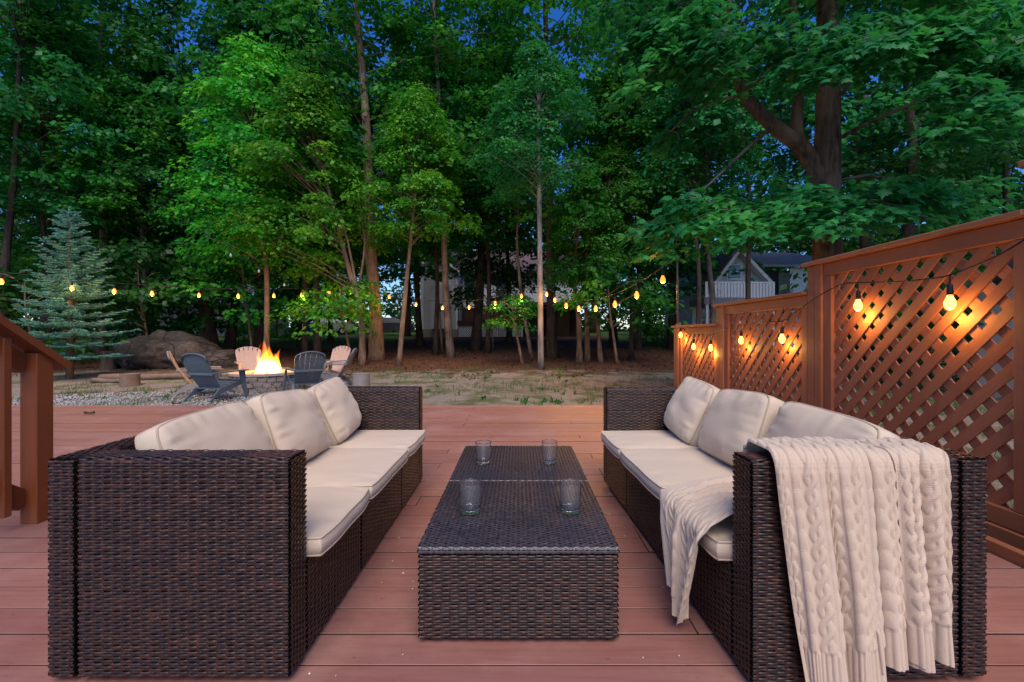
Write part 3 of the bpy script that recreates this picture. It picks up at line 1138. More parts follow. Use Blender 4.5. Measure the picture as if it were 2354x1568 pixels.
def seat_drape():
    nu, nv = 240, 400
    u = np.linspace(0, 1, nu)           # along the sofa, 0 near the arm
    t = np.linspace(0, 0.86, nv)        # 0 at the hem, rising, then across the seat
    hang = 0.36
    P = np.zeros((nu, nv, 3))
    U, T = np.meshgrid(u, t, indexing='ij')
    hangu = hang - 0.05 * U - 0.10 * np.clip(U - 0.5, 0, 1) ** 1.0
    down = np.clip((hangu - T) / hang, 0, 1)
    y0 = 0.125 + 0.12 * down ** 1.3
    y1 = 0.50 - 0.22 * down ** 1.1
    Y = y0 + (y1 - y0) * U
    fold = 0.018 * np.sin(2 * PI * (2.4 * U) + 0.7 + 2.0 * T) + 0.011 * np.sin(2 * PI * 4.1 * U + 2.2 - 3 * T)
    edge = -0.062
    q = T - hangu
    k = np.clip((q + 0.03) / 0.06, 0, 1)
    th = k * PI / 2
    X = np.where(q < 0.03, edge - 0.018 + 0.038 * (1 - np.cos(th)), edge + 0.02 + (q - 0.03))
    Z = np.where(q < -0.03, 0.362 + q + 0.03, np.where(q < 0.03, 0.362 + 0.038 * np.sin(th), 0.400 + 0.0 * q))
    X = X - fold * (q < 0.0) * np.clip(-q * 12, 0, 1) - 0.012 * down
    bunch = np.clip(q * 8, 0, 1)
    Z = Z + bunch * (0.020 + 0.9 * np.abs(fold) + 0.02 * vnoise(U * 4, T * 6, 4))
    Y = Y + 0.02 * np.sin(q * 14 + U * 5) * bunch
    P[..., 0], P[..., 1], P[..., 2] = X, Y, Z
    s = U * 0.52
    rel = np.where(T < 0.0, 0, rib_or_cable(s, T, 0.05))
    er = np.clip((U - 0.86) / 0.02, 0, 1)
    rel = rel * (1 - er) + er * 0.0034 * np.abs(np.sin(PI * T / 0.0125))
    v, f = sheet_mesh(P, -rel, 'x')
    return v, f


v, f = seat_drape()
link('seat_drape', mesh_np('seat_drape', v, f, M['knit']), blanket)

# small fallen bits on the deck
mb = MB()
rr = random.Random(5)
for k in range(150):
    if k < 110:
        x, y = rr.uniform(-0.62, 0.6), rr.uniform(1.2, 3.4)
        if abs(x) < 0.34 and y < 2.85: x = math.copysign(rr.uniform(0.35, 0.62), x)
    else:
        x, y = rr.uniform(-6, 2), rr.uniform(3, 6.3)
    s = rr.uniform(0.0015, 0.0055) * (1.3 if rr.random() < 0.1 else 0.8)
    a = rr.uniform(0, 6)
    mb.add([(x + s * math.cos(a), y + s * math.sin(a), 0.004), (x - s * 0.8 * math.sin(a), y + s * 0.8 * math.cos(a), 0.007), (x - s * math.cos(a), y - s * math.sin(a), 0.004), (x + s * 0.6 * math.sin(a), y - s * 0.6 * math.cos(a), 0.003)], [(0, 1, 2, 3)])
o = mb.build('seed_debris', M['debris'])
tag(o, 'tiny pale seed scraps strewn on the red deck', 'debris', kind='stuff')
for (px, py, lab) in ((205, 952, 'curled brown dry leaf on the deck beside the stair post'), (405, 930, 'dark dry leaf near the far left deck edge')):
    Y = FPX / (py - VY)
    p = at(px, py, Y)
    mb = MB()
    for k in range(6):
        a = k / 5 - 0.5
        w = 0.028 * (1 - (2 * a) ** 2) + 0.002
        mb.v += [(a * 0.11, -w, 0.012 + 0.02 * abs(2 * a) ** 2), (a * 0.11, 0, 0.006), (a * 0.11, w, 0.016 + 0.02 * abs(2 * a))]
    for k in range(5):
        b0 = k * 3
        mb.f += [(b0, b0 + 3, b0 + 4, b0 + 1), (b0 + 1, b0 + 4, b0 + 5, b0 + 2)]
    o = mb.build('dry_leaf', M['litter'], loc=(p.x, p.y, 0.002), rot=(0, 0, 0.4))
    tag(o, lab, 'leaf', 'dry leaves on the deck')
#PART3

# ================================================================== fire pit
PITX, PITY = -5.42, 9.85
PZ = float(gz(PITX, PITY))
pit = empty('fire_pit', (PITX, PITY, PZ))
tag(pit, 'round stone block fire pit with flat cap stones', 'fire pit')
rr = random.Random(3)
NB = 26
RB = 0.70
bm_ = []
for s in range(4):
    bm = bmesh.new()
    bmesh.ops.create_cube(bm, size=1)
    for q in bm.verts:
        fw = 1.0 if q.co.y < 0 else 0.84
        q.co = (q.co.x * 0.160 * fw, q.co.y * 0.15, q.co.z * 0.108)
    bmesh.ops.subdivide_edges(bm, edges=bm.edges[:], cuts=2, use_grid_fill=True)
    for q in bm.verts:
        c = 1 - 0.06 * (abs(q.co.x) > 0.07) - 0.0
        q.co.z *= c
        q.co += Vector((rr.uniform(-1, 1), rr.uniform(-1, 1), rr.uniform(-0.6, 0.6))) * 0.006
        if q.co.y < -0.07: q.co.y -= rr.uniform(0, 0.016)
    me = bpy.data.meshes.new('stone_block')
    bm.to_mesh(me); bm.free()
    me.materials.append(M['block'])
    bm_.append(me)
for row in range(3):
    for k in range(NB):
        a = 2 * PI * (k + 0.5 * (row % 2) + rr.uniform(-0.04, 0.04)) / NB
        rad = RB - 0.075 + rr.uniform(-0.01, 0.01)
        link('stone_block', bm_[rr.randrange(4)], pit, (rad * math.cos(a), rad * math.sin(a), 0.055 + row * 0.111), (0, 0, a + PI / 2))
NCP = 20
seg = MB()
n = 5
for ring, (r_, z0, z1) in enumerate(((RB + 0.035, 0, 0.05), (RB - 0.21, 0, 0.05))):
    for k in range(n):
        a = (k / (n - 1) - 0.5) * (2 * PI / NCP - 0.012)
        seg.v += [(r_ * math.cos(a), r_ * math.sin(a), z0), (r_ * math.cos(a), r_ * math.sin(a), z1)]
o2 = 2 * n
for k in range(n - 1):
    i = 2 * k
    seg.f += [(i, i + 2, i + 3, i + 1), (o2 + i, o2 + i + 1, o2 + i + 3, o2 + i + 2), (i + 1, i + 3, o2 + i + 3, o2 + i + 1), (i, o2 + i, o2 + i + 2, i + 2)]
seg.f += [(0, 1, o2 + 1, o2), (2 * n - 2, o2 + 2 * n - 2, o2 + 2 * n - 1, 2 * n - 1)]
cm = seg.mesh('cap_stone', M['cap_stone'])
for k in range(NCP):
    link('cap_stone', cm, pit, (0, 0, 0.335 + rr.uniform(0, 0.006)), (0, 0, 2 * PI * k / NCP))
MB().lathe([(0, 0.16), (0.3, 0.15), (0.5, 0.12)], n=20).build('ash_bed', M['ash'], pit, True)
# burning logs: things of their own
for k, (a, tilt, l) in enumerate(((0.3, 0.35, 0.62), (1.4, 0.45, 0.58), (2.5, 0.30, 0.60), (3.6, 0.42, 0.55), (5.0, 0.38, 0.6))):
    d = Vector((math.cos(a) * math.cos(tilt), math.sin(a) * math.cos(tilt), -math.sin(tilt)))
    top = Vector((0.04 * math.cos(a + PI), 0.04 * math.sin(a + PI), 0.42))
    pts = [top + d * (l * q / 4) + Vector((rr.uniform(-1, 1), rr.uniform(-1, 1), 0)) * 0.008 for q in range(5)]
    lw = rr.uniform(0.038, 0.055)
    o = MB().tube(pts, [lw * rr.uniform(0.85, 1.1) for _ in range(5)], 9).build('firewood', M['char'], None, True, loc=(PITX, PITY, PZ))
    tag(o, 'charred log leaning in the burning fire pit', 'log', 'logs burning in the fire pit')

# flames
flames = empty('campfire_flames', (PITX, PITY, PZ + 0.25))
tag(flames, 'bright orange and yellow flames rising from the fire pit', 'fire')


def tongue(x, y, r0, h, lean, seed, squash=1.0):
    x, y, r0, h = x * 1.15, y * 1.15, r0 * 1.2, h * 1.08
    rs = np.random.RandomState(seed)
    nr, na = 16, 14
    ph, p2 = rs.uniform(0, 6, 2)
    vs = []
    for i in range(nr):
        t = i / (nr - 1)
        rad = r0 * (0.55 + 0.45 * math.sin(min(1, t * 3.2) * PI / 2)) * (1 - t) ** 0.75 * (1.0 if t > 0 else 0.6)
        rad = max(rad, 0.002)
        cx = x * (1 - 0.55 * t) + lean[0] * t ** 1.6 + 0.05 * math.sin(5.5 * t + ph) * t
        cyy = y * (1 - 0.55 * t) + lean[1] * t ** 1.6 + 0.04 * math.sin(6.5 * t + p2) * t
        for k in range(na):
            a = 2 * PI * k / na
            w = 1 + 0.22 * math.sin(3 * a + ph + t * 5) + 0.12 * math.sin(5 * a + p2 - t * 8)
            vs.append((cx + rad * w * math.cos(a), cyy + rad * w * math.sin(a) * squash, h * t))
    m = MB()
    m.v = vs
    for i in range(nr - 1):
        for k in range(na):
            k2 = (k + 1) % na
            m.f.append((i * na + k, i * na + k2, (i + 1) * na + k2, (i + 1) * na + k))
    m.f.append(tuple(reversed(range(na))))
    m.f.append(tuple((nr - 1) * na + k for k in range(na)))
    m.build('flame', M['flame'], flames, True)


for a in ((0, 0, 0.20, 0.46, (0.0, 0.02), 1), (-0.10, 0.03, 0.13, 0.62, (0.02, 0.0), 2), (0.10, -0.02, 0.12, 0.50, (0.10, 0.0), 3),
          (-0.17, -0.05, 0.085, 0.46, (-0.10, 0.02), 4), (0.18, 0.04, 0.075, 0.58, (0.16, 0.0), 5), (-0.04, -0.10, 0.11, 0.76, (-0.03, 0.03), 6),
          (0.05, 0.10, 0.10, 0.66, (0.03, -0.02), 7), (0.20, -0.08, 0.07, 0.36, (0.06, 0.02), 8), (-0.22, 0.04, 0.06, 0.30, (-0.05, 0.0), 9)):
    tongue(*a)
rs_ = random.Random(8)
for k in range(5):
    x, y = rs_.uniform(-0.18, 0.2), rs_.uniform(-0.1, 0.1)
    tongue(x, y, 0.035, rs_.uniform(0.5, 0.72), (rs_.uniform(-0.14, 0.14), 0), 30 + k)
fl = bpy.data.lights.new('fire_light', 'POINT')
fl.energy = FIRE_W
fl.color = (1.0, 0.42, 0.10)
fl.shadow_soft_size = 0.16
flo = bpy.data.objects.new('fire_light', fl)
COL.objects.link(flo)
flo.parent = flames
flo.location = (0, 0, 0.42)


# ================================================================== adirondack chairs
def chair_parts(mat):
    """list of (name, mesh) in a frame facing +Y, feet on z=0"""
    parts = []
    # back: seven curved slats fanning out, tops following an arc
    for k in range(6):
        q = (k - 2.5) / 2.5
        mb = MB()
        n = 7
        xb0, xt0 = q * 0.20, q * 0.262
        top = 1.0 - 0.13 * q * q
        wb, wt = 0.0385, 0.0515
        row = []
        for i in range(n):
            t = i / (n - 1) * top
            yy = -0.16 - 0.36 * t - 0.05 * math.sin(t * PI)
            zz = 0.25 + 0.68 * t
            x = xb0 + (xt0 - xb0) * t
            w = wb + (wt - wb) * t
            if i == n - 1: w *= 0.72
            row.append((x, yy, zz, w))
        for x, yy, zz, w in row:
            mb.v += [(x - w, yy, zz), (x + w, yy, zz), (x + w, yy - 0.016, zz + 0.006), (x - w, yy - 0.016, zz + 0.006)]
        for i in range(n - 1):
            b0 = i * 4
            for j in range(4):
                mb.f.append((b0 + j, b0 + (j + 1) % 4, b0 + 4 + (j + 1) % 4, b0 + 4 + j))
        mb.f.append((3, 2, 1, 0)); mb.f.append((4 * n - 4, 4 * n - 3, 4 * n - 2, 4 * n - 1))
        parts.append(('back_slat', mb.mesh('back_slat', mat)))
    rim = []
    for i in range(15):
        q = -1 + 2 * i / 14
        t = 1.0 - 0.13 * q * q - (0.10 if abs(q) > 0.99 else 0)
        rim.append((q * 0.315 * (0.55 + 0.45 * t), -0.19 - 0.36 * t - 0.05 * math.sin(t * PI), 0.25 + 0.68 * t - 0.012))
    parts.append(('back_rim', MB().tube(rim, 0.016, 6).mesh('back_rim', mat, True)))
    parts.append(('back_brace', MB().box(-0.285, 0.285, -0.385, -0.355, 0.50, 0.55, 0.006).mesh('back_brace', mat)))
    for k in range(6):
        t = k / 5
        y = -0.19 + 0.50 * t
        z = 0.245 + 0.115 * t - 0.02 * math.sin(PI * t)
        if k == 5: z -= 0.012
        parts.append(('seat_slat', MB().obox((0, y, z), (0.25, 0, 0), (0, 0.044, 0.008 if k < 5 else -0.025), (0, -0.001, 0.009)).mesh('seat_slat', mat)))
    for s in (-1, 1):
        arm = [(s * 0.30, -0.40, 0.535), (s * 0.325, -0.1, 0.545), (s * 0.335, 0.2, 0.55), (s * 0.33, 0.36, 0.545)]
        wd = (0.03, 0.05, 0.068, 0.055)
        mb = MB()
        for (x, y, z), w in zip(arm, wd):
            mb.v += [(x - w, y, z), (x + w, y, z), (x + w, y, z + 0.022), (x - w, y, z + 0.022)]
        for i in range(3):
            for j in range(4):
                mb.f.append((i * 4 + j, i * 4 + (j + 1) % 4, i * 4 + 4 + (j + 1) % 4, i * 4 + 4 + j))
        mb.f += [(3, 2, 1, 0), (12, 13, 14, 15)]
        parts.append(('armrest', mb.mesh('armrest', mat)))
        mb = MB()
        for (x, y, z, wx, wy) in ((s * 0.345, 0.36, 0.0, 0.018, 0.035), (s * 0.315, 0.30, 0.30, 0.02, 0.045), (s * 0.315, 0.26, 0.546, 0.022, 0.06)):
            mb.v += [(x - wx, y - wy, z), (x + wx, y - wy, z), (x + wx, y + wy, z), (x - wx, y + wy, z)]
        for i in range(2):
            for j in range(4):
                mb.f.append((i * 4 + j, i * 4 + (j + 1) % 4, i * 4 + 4 + (j + 1) % 4, i * 4 + 4 + j))
        mb.f += [(3, 2, 1, 0), (8, 9, 10, 11)]
        parts.append(('front_leg', mb.mesh('front_leg', mat)))
        mb = MB()
        for (x, y, z, w, h) in ((s * 0.265, 0.32, 0.335, 0.02, 0.045), (s * 0.265, 0.0, 0.245, 0.02, 0.05), (s * 0.275, -0.24, 0.19, 0.02, 0.055), (s * 0.295, -0.46, 0.03, 0.022, 0.032)):
            mb.v += [(x - w, y, z - h), (x + w, y, z - h), (x + w, y, z + h), (x - w, y, z + h)]
        mb.v[12:16] = [(s * 0.295 - 0.022, -0.50, 0.0), (s * 0.295 + 0.022, -0.50, 0.0), (s * 0.295 + 0.022, -0.43, 0.0), (s * 0.295 - 0.022, -0.43, 0.0)]
        for i in range(3):
            for j in range(4):
                mb.f.append((i * 4 + j, i * 4 + (j + 1) % 4, i * 4 + 4 + (j + 1) % 4, i * 4 + 4 + j))
        mb.f += [(3, 2, 1, 0), (12, 13, 14, 15)]
        parts.append(('rear_leg', mb.mesh('rear_leg', mat)))
    return parts


CH = {k: chair_parts(M[k]) for k in ('chair_slate', 'chair_tan', 'chair_grey')}


def chair(kind, x, y, face, label):
    """face: compass direction it faces, degrees from +Y, clockwise"""
    e = empty('adirondack_chair', (x, y, float(gz(x, y))), -R(face))
    e.scale = (0.94, 0.94, 0.94)
    tag(e, label, 'chair', 'chairs around the fire pit')
    for nm, me in CH[kind]:
        link(nm, me, e)


chair('chair_slate', -5.52, 8.35, 12, 'slate blue plastic garden chair seen from behind, left of the fire')
chair('chair_tan', -6.28, 9.0, 56, 'tan plastic garden chair half hidden behind the left slate chair')
chair('chair_tan', -6.35, 10.85, 140, 'tan plastic garden chair facing us behind the fire, left of flames')
chair('chair_slate', -4.25, 9.05, -38, 'dark slate plastic garden chair seen from behind, right of the fire')
chair('chair_tan', -4.62, 11.05, -160, 'tan plastic garden chair behind the fire, right of flames')
chair('chair_grey', -4.22, 10.3, -100, 'grey plastic garden chair seen from its side, rightmost of the fire circle')


# ================================================================== boulder, logs, stumps
def rock(name, label, loc, rx, ry, rz, seed, group=None, mat='boulder', sub=5):
    bm = bmesh.new()
    bmesh.ops.create_icosphere(bm, subdivisions=sub, radius=1)
    rs = np.random.RandomState(seed)
    co = np.array([q.co[:] for q in bm.verts])
    pl = rs.normal(size=(9, 3)); pl /= np.linalg.norm(pl, axis=1)[:, None]
    off = rs.uniform(0.62, 0.92, 9)
    for p, o_ in zip(pl, off):
        d = co @ p - o_
        co = co - np.clip(d, 0, None)[:, None] * p * 0.85
    nn = (vnoise(co[:, 0] * 3 + 9, co[:, 1] * 3 + co[:, 2] * 2, seed) - 0.5) * 0.26 + (vnoise(co[:, 0] * 8, co[:, 2] * 8 + co[:, 1] * 5, seed + 1) - 0.5) * 0.14
    co = co * (1 + nn)[:, None] * np.array([rx, ry, rz])
    for q, c in zip(bm.verts, co): q.co = c
    me = bpy.data.meshes.new(name)
    bm.to_mesh(me); bm.free()
    me.polygons.foreach_set('use_smooth', np.ones(len(me.polygons), bool))
    me.materials.append(M[mat])
    o = link(name, me, None, loc)
    tag(o, label, 'rock', group)
    return o


def gat(px, Y):
    x = (px - VX) / FPX * Y
    return Vector((x, Y, float(gz(x, Y))))


p = gat(392, 14.6)
rock('boulder', 'huge brown boulder lying behind the fire pit chairs', (p.x, p.y, p.z + 0.30), 1.45, 1.1, 0.84, 4)
p = gat(495, 14.2)
rock('boulder', 'lower rounded rock at the right foot of the big boulder', (p.x, p.y, p.z + 0.1), 0.85, 0.7, 0.5, 7, sub=4)


def stump(px, Y, r, h, label, mat='log_bark', tilt=0.0, group='cut log stumps'):
    p = gat(px, Y)
    e = empty('log_stump', p)
    tag(e, label, 'stump', group)
    rs = np.random.RandomState(int(px))
    n = 18
    mb = MB()
    wob = 1 + rs.uniform(-0.07, 0.07, n)
    for z, k in ((-0.03, 1.06), (h * 0.3, 1.0), (h, 0.97)):
        for i in range(n):
            a = 2 * PI * i / n
            mb.v.append((r * k * wob[i] * math.cos(a), r * k * wob[i] * math.sin(a), z))
    for q in range(2):
        for i in range(n):
            i2 = (i + 1) % n
            mb.f.append((q * n + i, q * n + i2, q * n + n + i2, q * n + n + i))
    mb.build('bark', M[mat], e, True)
    mb2 = MB()
    mb2.v = [(q[0] * 0.97, q[1] * 0.97, h + 0.004) for q in mb.v[2 * n:]] + [(0, 0, h + 0.008)]
    mb2.f = [(i, (i + 1) % n, n) for i in range(n)]
    mb2.build('cut_face', M['cut_wood' if mat == 'log_bark' else mat], e)


stump(298, 10.6, 0.19, 0.27, 'short pale cut stump in front of the fallen logs')
stump(830, 9.2, 0.16, 0.40, 'grey weathered stump standing right of the fire circle', 'wood_weathered')
stump(252, 14.0, 0.24, 0.55, 'dark grey old stump beside the blue spruce', 'bark_dark')
for k, (a, b, r, lab) in enumerate((((230, 11.3), (440, 11.6), 0.085, 'long fallen log lying left of the fire pit'),
                                    ((210, 11.0), (300, 10.9), 0.06, 'short thin log lying beside the long fallen log'),
                                    ((400, 11.9), (505, 11.9), 0.07, 'fallen log end running behind the left chairs'))):
    A, B = gat(*a), gat(*b)
    pts = [A.lerp(B, q / 6) + Vector((0, 0.03 * math.sin(q * 2 + k), r * 0.95 + 0.012 * math.sin(q * 1.7))) for q in range(7)]
    o = MB().tube([q - A for q in pts], [r * (1.05 - 0.05 * q) for q in range(7)], 10).build('fallen_log', M['log_bark'], None, True, loc=A)
    tag(o, lab, 'log', 'fallen logs by the fire pit')

# ================================================================== gravel, grass, litter (uncountable)
rs = np.random.RandomState(2)


def scatter_mesh(name, X, Y, Z, S, template_v, template_f, mat, tilt=0.3, seed=1, smooth=False):
    rs = np.random.RandomState(seed)
    n = len(X)
    a = rs.uniform(0, 2 * PI, n)
    tv = np.array(template_v, float); tf = np.array(template_f)
    ca, sa = np.cos(a)[:, None], np.sin(a)[:, None]
    sc = S[:, None]
    tx = tv[None, :, 0] * sc * rs.uniform(0.7, 1.3, (n, 1)); ty = tv[None, :, 1] * sc; tz = tv[None, :, 2] * sc * rs.uniform(0.6, 1.3, (n, 1))
    tl = rs.normal(0, tilt, (n, 1)); tl2 = rs.normal(0, tilt, (n, 1))
    x = tx * ca - ty * sa; y = tx * sa + ty * ca; z = tz + x * tl + y * tl2
    V = np.stack([x + X[:, None], y + Y[:, None], z + Z[:, None]], -1).reshape(-1, 3)
    F = (tf[None, :, :] + (np.arange(n) * len(tv))[:, None, None]).reshape(-1, tf.shape[1])
    return mesh_np(name, V, F, mat, smooth)


octv = [(1, 0, 0), (0, 1, 0), (-1, 0, 0), (0, -1, 0), (0.1, 0.1, 0.7), (0, 0, -0.5)]
octf = [(0, 1, 4), (1, 2, 4), (2, 3, 4), (3, 0, 4), (1, 0, 5), (2, 1, 5), (3, 2, 5), (0, 3, 5)]
N1 = 15000
gxs = rs.uniform(-9.5, 3.6, N1)
wide = np.where(gxs < -3.4, 2.6, 0.32) * (0.6 + 0.8 * vnoise(gxs * 0.9, gxs * 0, 6))
gys = 6.40 + rs.uniform(0, 1, N1) ** 1.7 * wide
N2 = 2000
gx2, gy2 = 2.22 + 0.75 * rs.uniform(0, 1, N2) ** 1.6, rs.uniform(1.2, 6.9, N2)
gxs, gys = np.concatenate([gxs, gx2]), np.concatenate([gys, gy2])
o = link('gravel', scatter_mesh('gravel', gxs, gys, gz(gxs, gys) + 0.012, rs.uniform(0.010, 0.026, len(gxs)), octv, octf, M['gravel_stone']))
tag(o, 'pale loose gravel along the edge of the deck', 'gravel', kind='stuff')

blv = [(-0.06, 0, 0), (0.06, 0, 0), (0.03, 0.22, 0.75), (0.0, 0.55, 1.25)]
blf = [(0, 1, 2), (0, 2, 3)]
N3 = 16000
bx, by = rs.uniform(-12, 9, N3), 6.6 + rs.uniform(0, 1, N3) ** 1.2 * 7.5
bx[-4500:] = rs.uniform(2.7, 7.5, 4500); by[-4500:] = rs.uniform(1.5, 8.5, 4500)
keep = (vnoise(bx * 0.9 + 5, by * 1.1, 12) * 0.7 + vnoise(bx * 3.2, by * 3.2, 13) * 0.5 > 0.63) & ~((np.hypot(bx - PITX, by - PITY) < 1.7)) & ~((bx > 2.2) & (bx < 2.65) & (by < 7))
bx, by = bx[keep], by[keep]
cl = np.repeat(np.arange(len(bx)), 4)
bx2 = bx[cl] + rs.normal(0, 0.035, len(cl)); by2 = by[cl] + rs.normal(0, 0.035, len(cl))
o = link('grass_tufts', scatter_mesh('grass_tufts', bx2, by2, gz(bx2, by2) - 0.005, rs.uniform(0.03, 0.075, len(bx2)), blv, blf, M['grass'], 0.3, 4))
tag(o, 'thin patchy grass on the sandy yard', 'grass', kind='stuff')
# weeds, taller
N4 = 60
wx = np.concatenate([rs.normal(0.5, 0.35, 12), rs.uniform(-8, 2.4, 48)]); wy = np.concatenate([rs.normal(7.9, 0.2, 12), rs.uniform(8.3, 13, 48)])
cl = np.repeat(np.arange(N4), 9)
o = link('weeds', scatter_mesh('weeds', wx[cl] + rs.normal(0, 0.03, len(cl)), wy[cl] + rs.normal(0, 0.03, len(cl)), gz(wx[cl], wy[cl]), rs.uniform(0.04, 0.09, len(cl)), [(-0.1, 0, 0), (0.1, 0, 0), (0.22, 0.3, 0.8), (0, 0.7, 1.0)], [(0, 1, 2), (0, 2, 3)], M['leaf_mid'], 0.5, 6))
tag(o, 'green broad leaved weeds sprouting in the yard', 'weeds', kind='stuff')
lfv = [(-0.5, 0, 0), (0, -0.42, 0.12), (0.55, 0, 0.03), (0, 0.42, 0.16)]
lff = [(0, 1, 2), (0, 2, 3)]
N5 = 16000
lx, ly = rs.uniform(-20, 14, N5), 11.2 + rs.uniform(0, 1, N5) ** 1.4 * 16
keep = vnoise(lx * 0.8, ly * 0.8, 21) + (ly - 12.4) * 0.4 > 0.55
lx, ly = lx[keep], ly[keep]
o = link('leaf_litter', scatter_mesh('leaf_litter', lx, ly, gz(lx, ly) + 0.012, rs.uniform(0.04, 0.085, len(lx)), lfv, lff, M['litter'], 0.35, 9))
tag(o, 'brown fallen leaves covering the forest floor', 'leaves', kind='stuff')
#PART4

# ================================================================== trees
LEAF4 = (np.array([(0, 0, 0), (0.5, -0.33, -0.05), (1.0, 0, -0.16), (0.5, 0.33, -0.05), (0.5, 0, 0.04)]), np.array([(0, 1, 4), (1, 2, 4), (2, 3, 4), (3, 0, 4)]))
# lobed maple leaf
_ml = [(0.0, 0.02), (0.10, 0.30), (0.02, 0.46), (0.30, 0.34), (0.42, 0.58), (0.50, 0.30), (0.66, 0.30), (0.62, 0.16), (1.0, 0.0)]
_o = _ml + [(x, -y) for x, y in reversed(_ml[:-1])]
MAPLE = (np.array([(0.38, 0, 0.05)] + [(x, y, -0.10 * abs(y) - 0.16 * x * x) for x, y in _o]), np.array([(0, i, i + 1) for i in range(1, len(_o))] + [(0, len(_o), 1)]))
LEAF2 = (np.array([(0, 0, 0), (0.45, -0.36, -0.04), (1.0, 0, -0.18), (0.5, 0.36, -0.04)]), np.array([(0, 1, 2), (0, 2, 3)]))


def leaves_mesh(name, C, Nrm, Ax, S, tmpl, mat):
    Nrm = Nrm / (np.linalg.norm(Nrm, axis=1)[:, None] + 1e-9)
    Ax = Ax - Nrm * (Ax * Nrm).sum(1)[:, None]
    Ax = Ax / (np.linalg.norm(Ax, axis=1)[:, None] + 1e-9)
    Bx = np.cross(Nrm, Ax)
    tv, tf = tmpl
    V = C[:, None, :] + S[:, None, None] * (tv[None, :, 0, None] * Ax[:, None, :] + tv[None, :, 1, None] * Bx[:, None, :] + tv[None, :, 2, None] * Nrm[:, None, :])
    F = (tf[None] + (np.arange(len(C)) * len(tv))[:, None, None]).reshape(-1, 3)
    return mesh_np(name, V.reshape(-1, 3), F, mat, False)


def spray_leaves(rs, centers, outd, rad, per, droop=0.32, flat=0.16, nrm_rand=0.55):
    """flat drooping sprays of leaves round each centre"""
    n = len(centers)
    idx = np.repeat(np.arange(n), per)
    m = len(idx)
    a = rs.uniform(0, 2 * PI, m); q = np.sqrt(rs.uniform(0, 1, m))
    rr_ = rad[idx] * q
    dx, dy = rr_ * np.cos(a), rr_ * np.sin(a)
    o = outd[idx]
    along = dx * o[:, 0] + dy * o[:, 1]
    dz = -droop * rr_ * q - 0.30 * along * (along > 0) + rs.normal(0, flat, m) * rad[idx]
    C = centers[idx] + np.stack([dx, dy, dz], 1)
    Nn = np.stack([0.35 * np.cos(a) * q, 0.35 * np.sin(a) * q, np.ones(m)], 1) + 0.3 * np.concatenate([o, np.zeros((m, 1))], 1) + rs.normal(0, nrm_rand, (m, 3)) * np.array([1, 1, 0.5])
    Ax = np.stack([np.cos(a), np.sin(a), -0.5 * np.ones(m)], 1) + rs.normal(0, 0.6, (m, 3)) + 0.5 * np.concatenate([o, np.zeros((m, 1))], 1)
    return C, Nn, Ax


def crown_sprays(rs, n, z0, z1, Rm, prof, inner=0.25):
    t = rs.uniform(0, 1, n)
    z = z0 + (z1 - z0) * t
    a = rs.uniform(0, 2 * PI, n)
    pr = np.interp(t, [p[0] for p in prof], [p[1] for p in prof]) * Rm
    lob = 0.62 + 0.75 * vnoise(a * 1.6 + 7, z * 0.55, int(rs.randint(1, 999)))
    r = pr * lob * (inner + (1 - inner) * np.sqrt(rs.uniform(0, 1, n)))
    C = np.stack([r * np.cos(a), r * np.sin(a), z - 0.10 * r], 1)
    O = np.stack([np.cos(a), np.sin(a)], 1)
    return C, O


def make_crown(name, seed, z0, z1, Rm, prof, nspray, per, rs_range, leaf, mat, tmpl=LEAF2, inner=0.25):
    rs = np.random.RandomState(seed)
    C, O = crown_sprays(rs, nspray, z0, z1, Rm, prof, inner)
    rad = rs.uniform(rs_range[0], rs_range[1], nspray)
    c, n_, ax = spray_leaves(rs, C, O, rad, per)
    S = (0.55 + 0.9 * rs.uniform(0, 1, len(c)) ** 1.4) * leaf
    me = leaves_mesh(name, c, n_, ax, S, tmpl, M[mat])
    return me, C


PROF_TALL = [(0, 0.55), (0.2, 0.9), (0.5, 1.0), (0.8, 0.75), (1, 0.25)]
PROF_YOUNG = [(0, 0.75), (0.2, 1.0), (0.5, 0.8), (0.8, 0.5), (1, 0.12)]
PROF_FLAT = [(0, 0.8), (0.4, 1.0), (1, 0.5)]

CROWNS = {}
for i in range(4):
    CROWNS['tall%d' % i] = make_crown('crown', 100 + i, 4.6, 17.5, 3.7, PROF_TALL, 150, 80, (0.5, 0.95), 0.215, 'leaf_mid')
for i in range(3):
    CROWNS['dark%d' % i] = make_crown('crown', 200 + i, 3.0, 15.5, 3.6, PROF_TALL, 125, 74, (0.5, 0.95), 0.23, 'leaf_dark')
for i in range(3):
    CROWNS['young%d' % i] = make_crown('crown', 300 + i, 0.0, 6.6, 2.35, PROF_YOUNG, 150, 120, (0.36, 0.85), 0.135, 'leaf_bright')
for i in range(2):
    CROWNS['teal%d' % i] = make_crown('crown', 400 + i, 0.0, 5.6, 2.3, PROF_YOUNG, 120, 116, (0.36, 0.85), 0.135, 'leaf_teal')
for i in range(2):
    CROWNS['low%d' % i] = make_crown('crown', 500 + i, 0.0, 1.7, 1.6, PROF_FLAT, 26, 80, (0.35, 0.7), 0.15, 'leaf_bright')


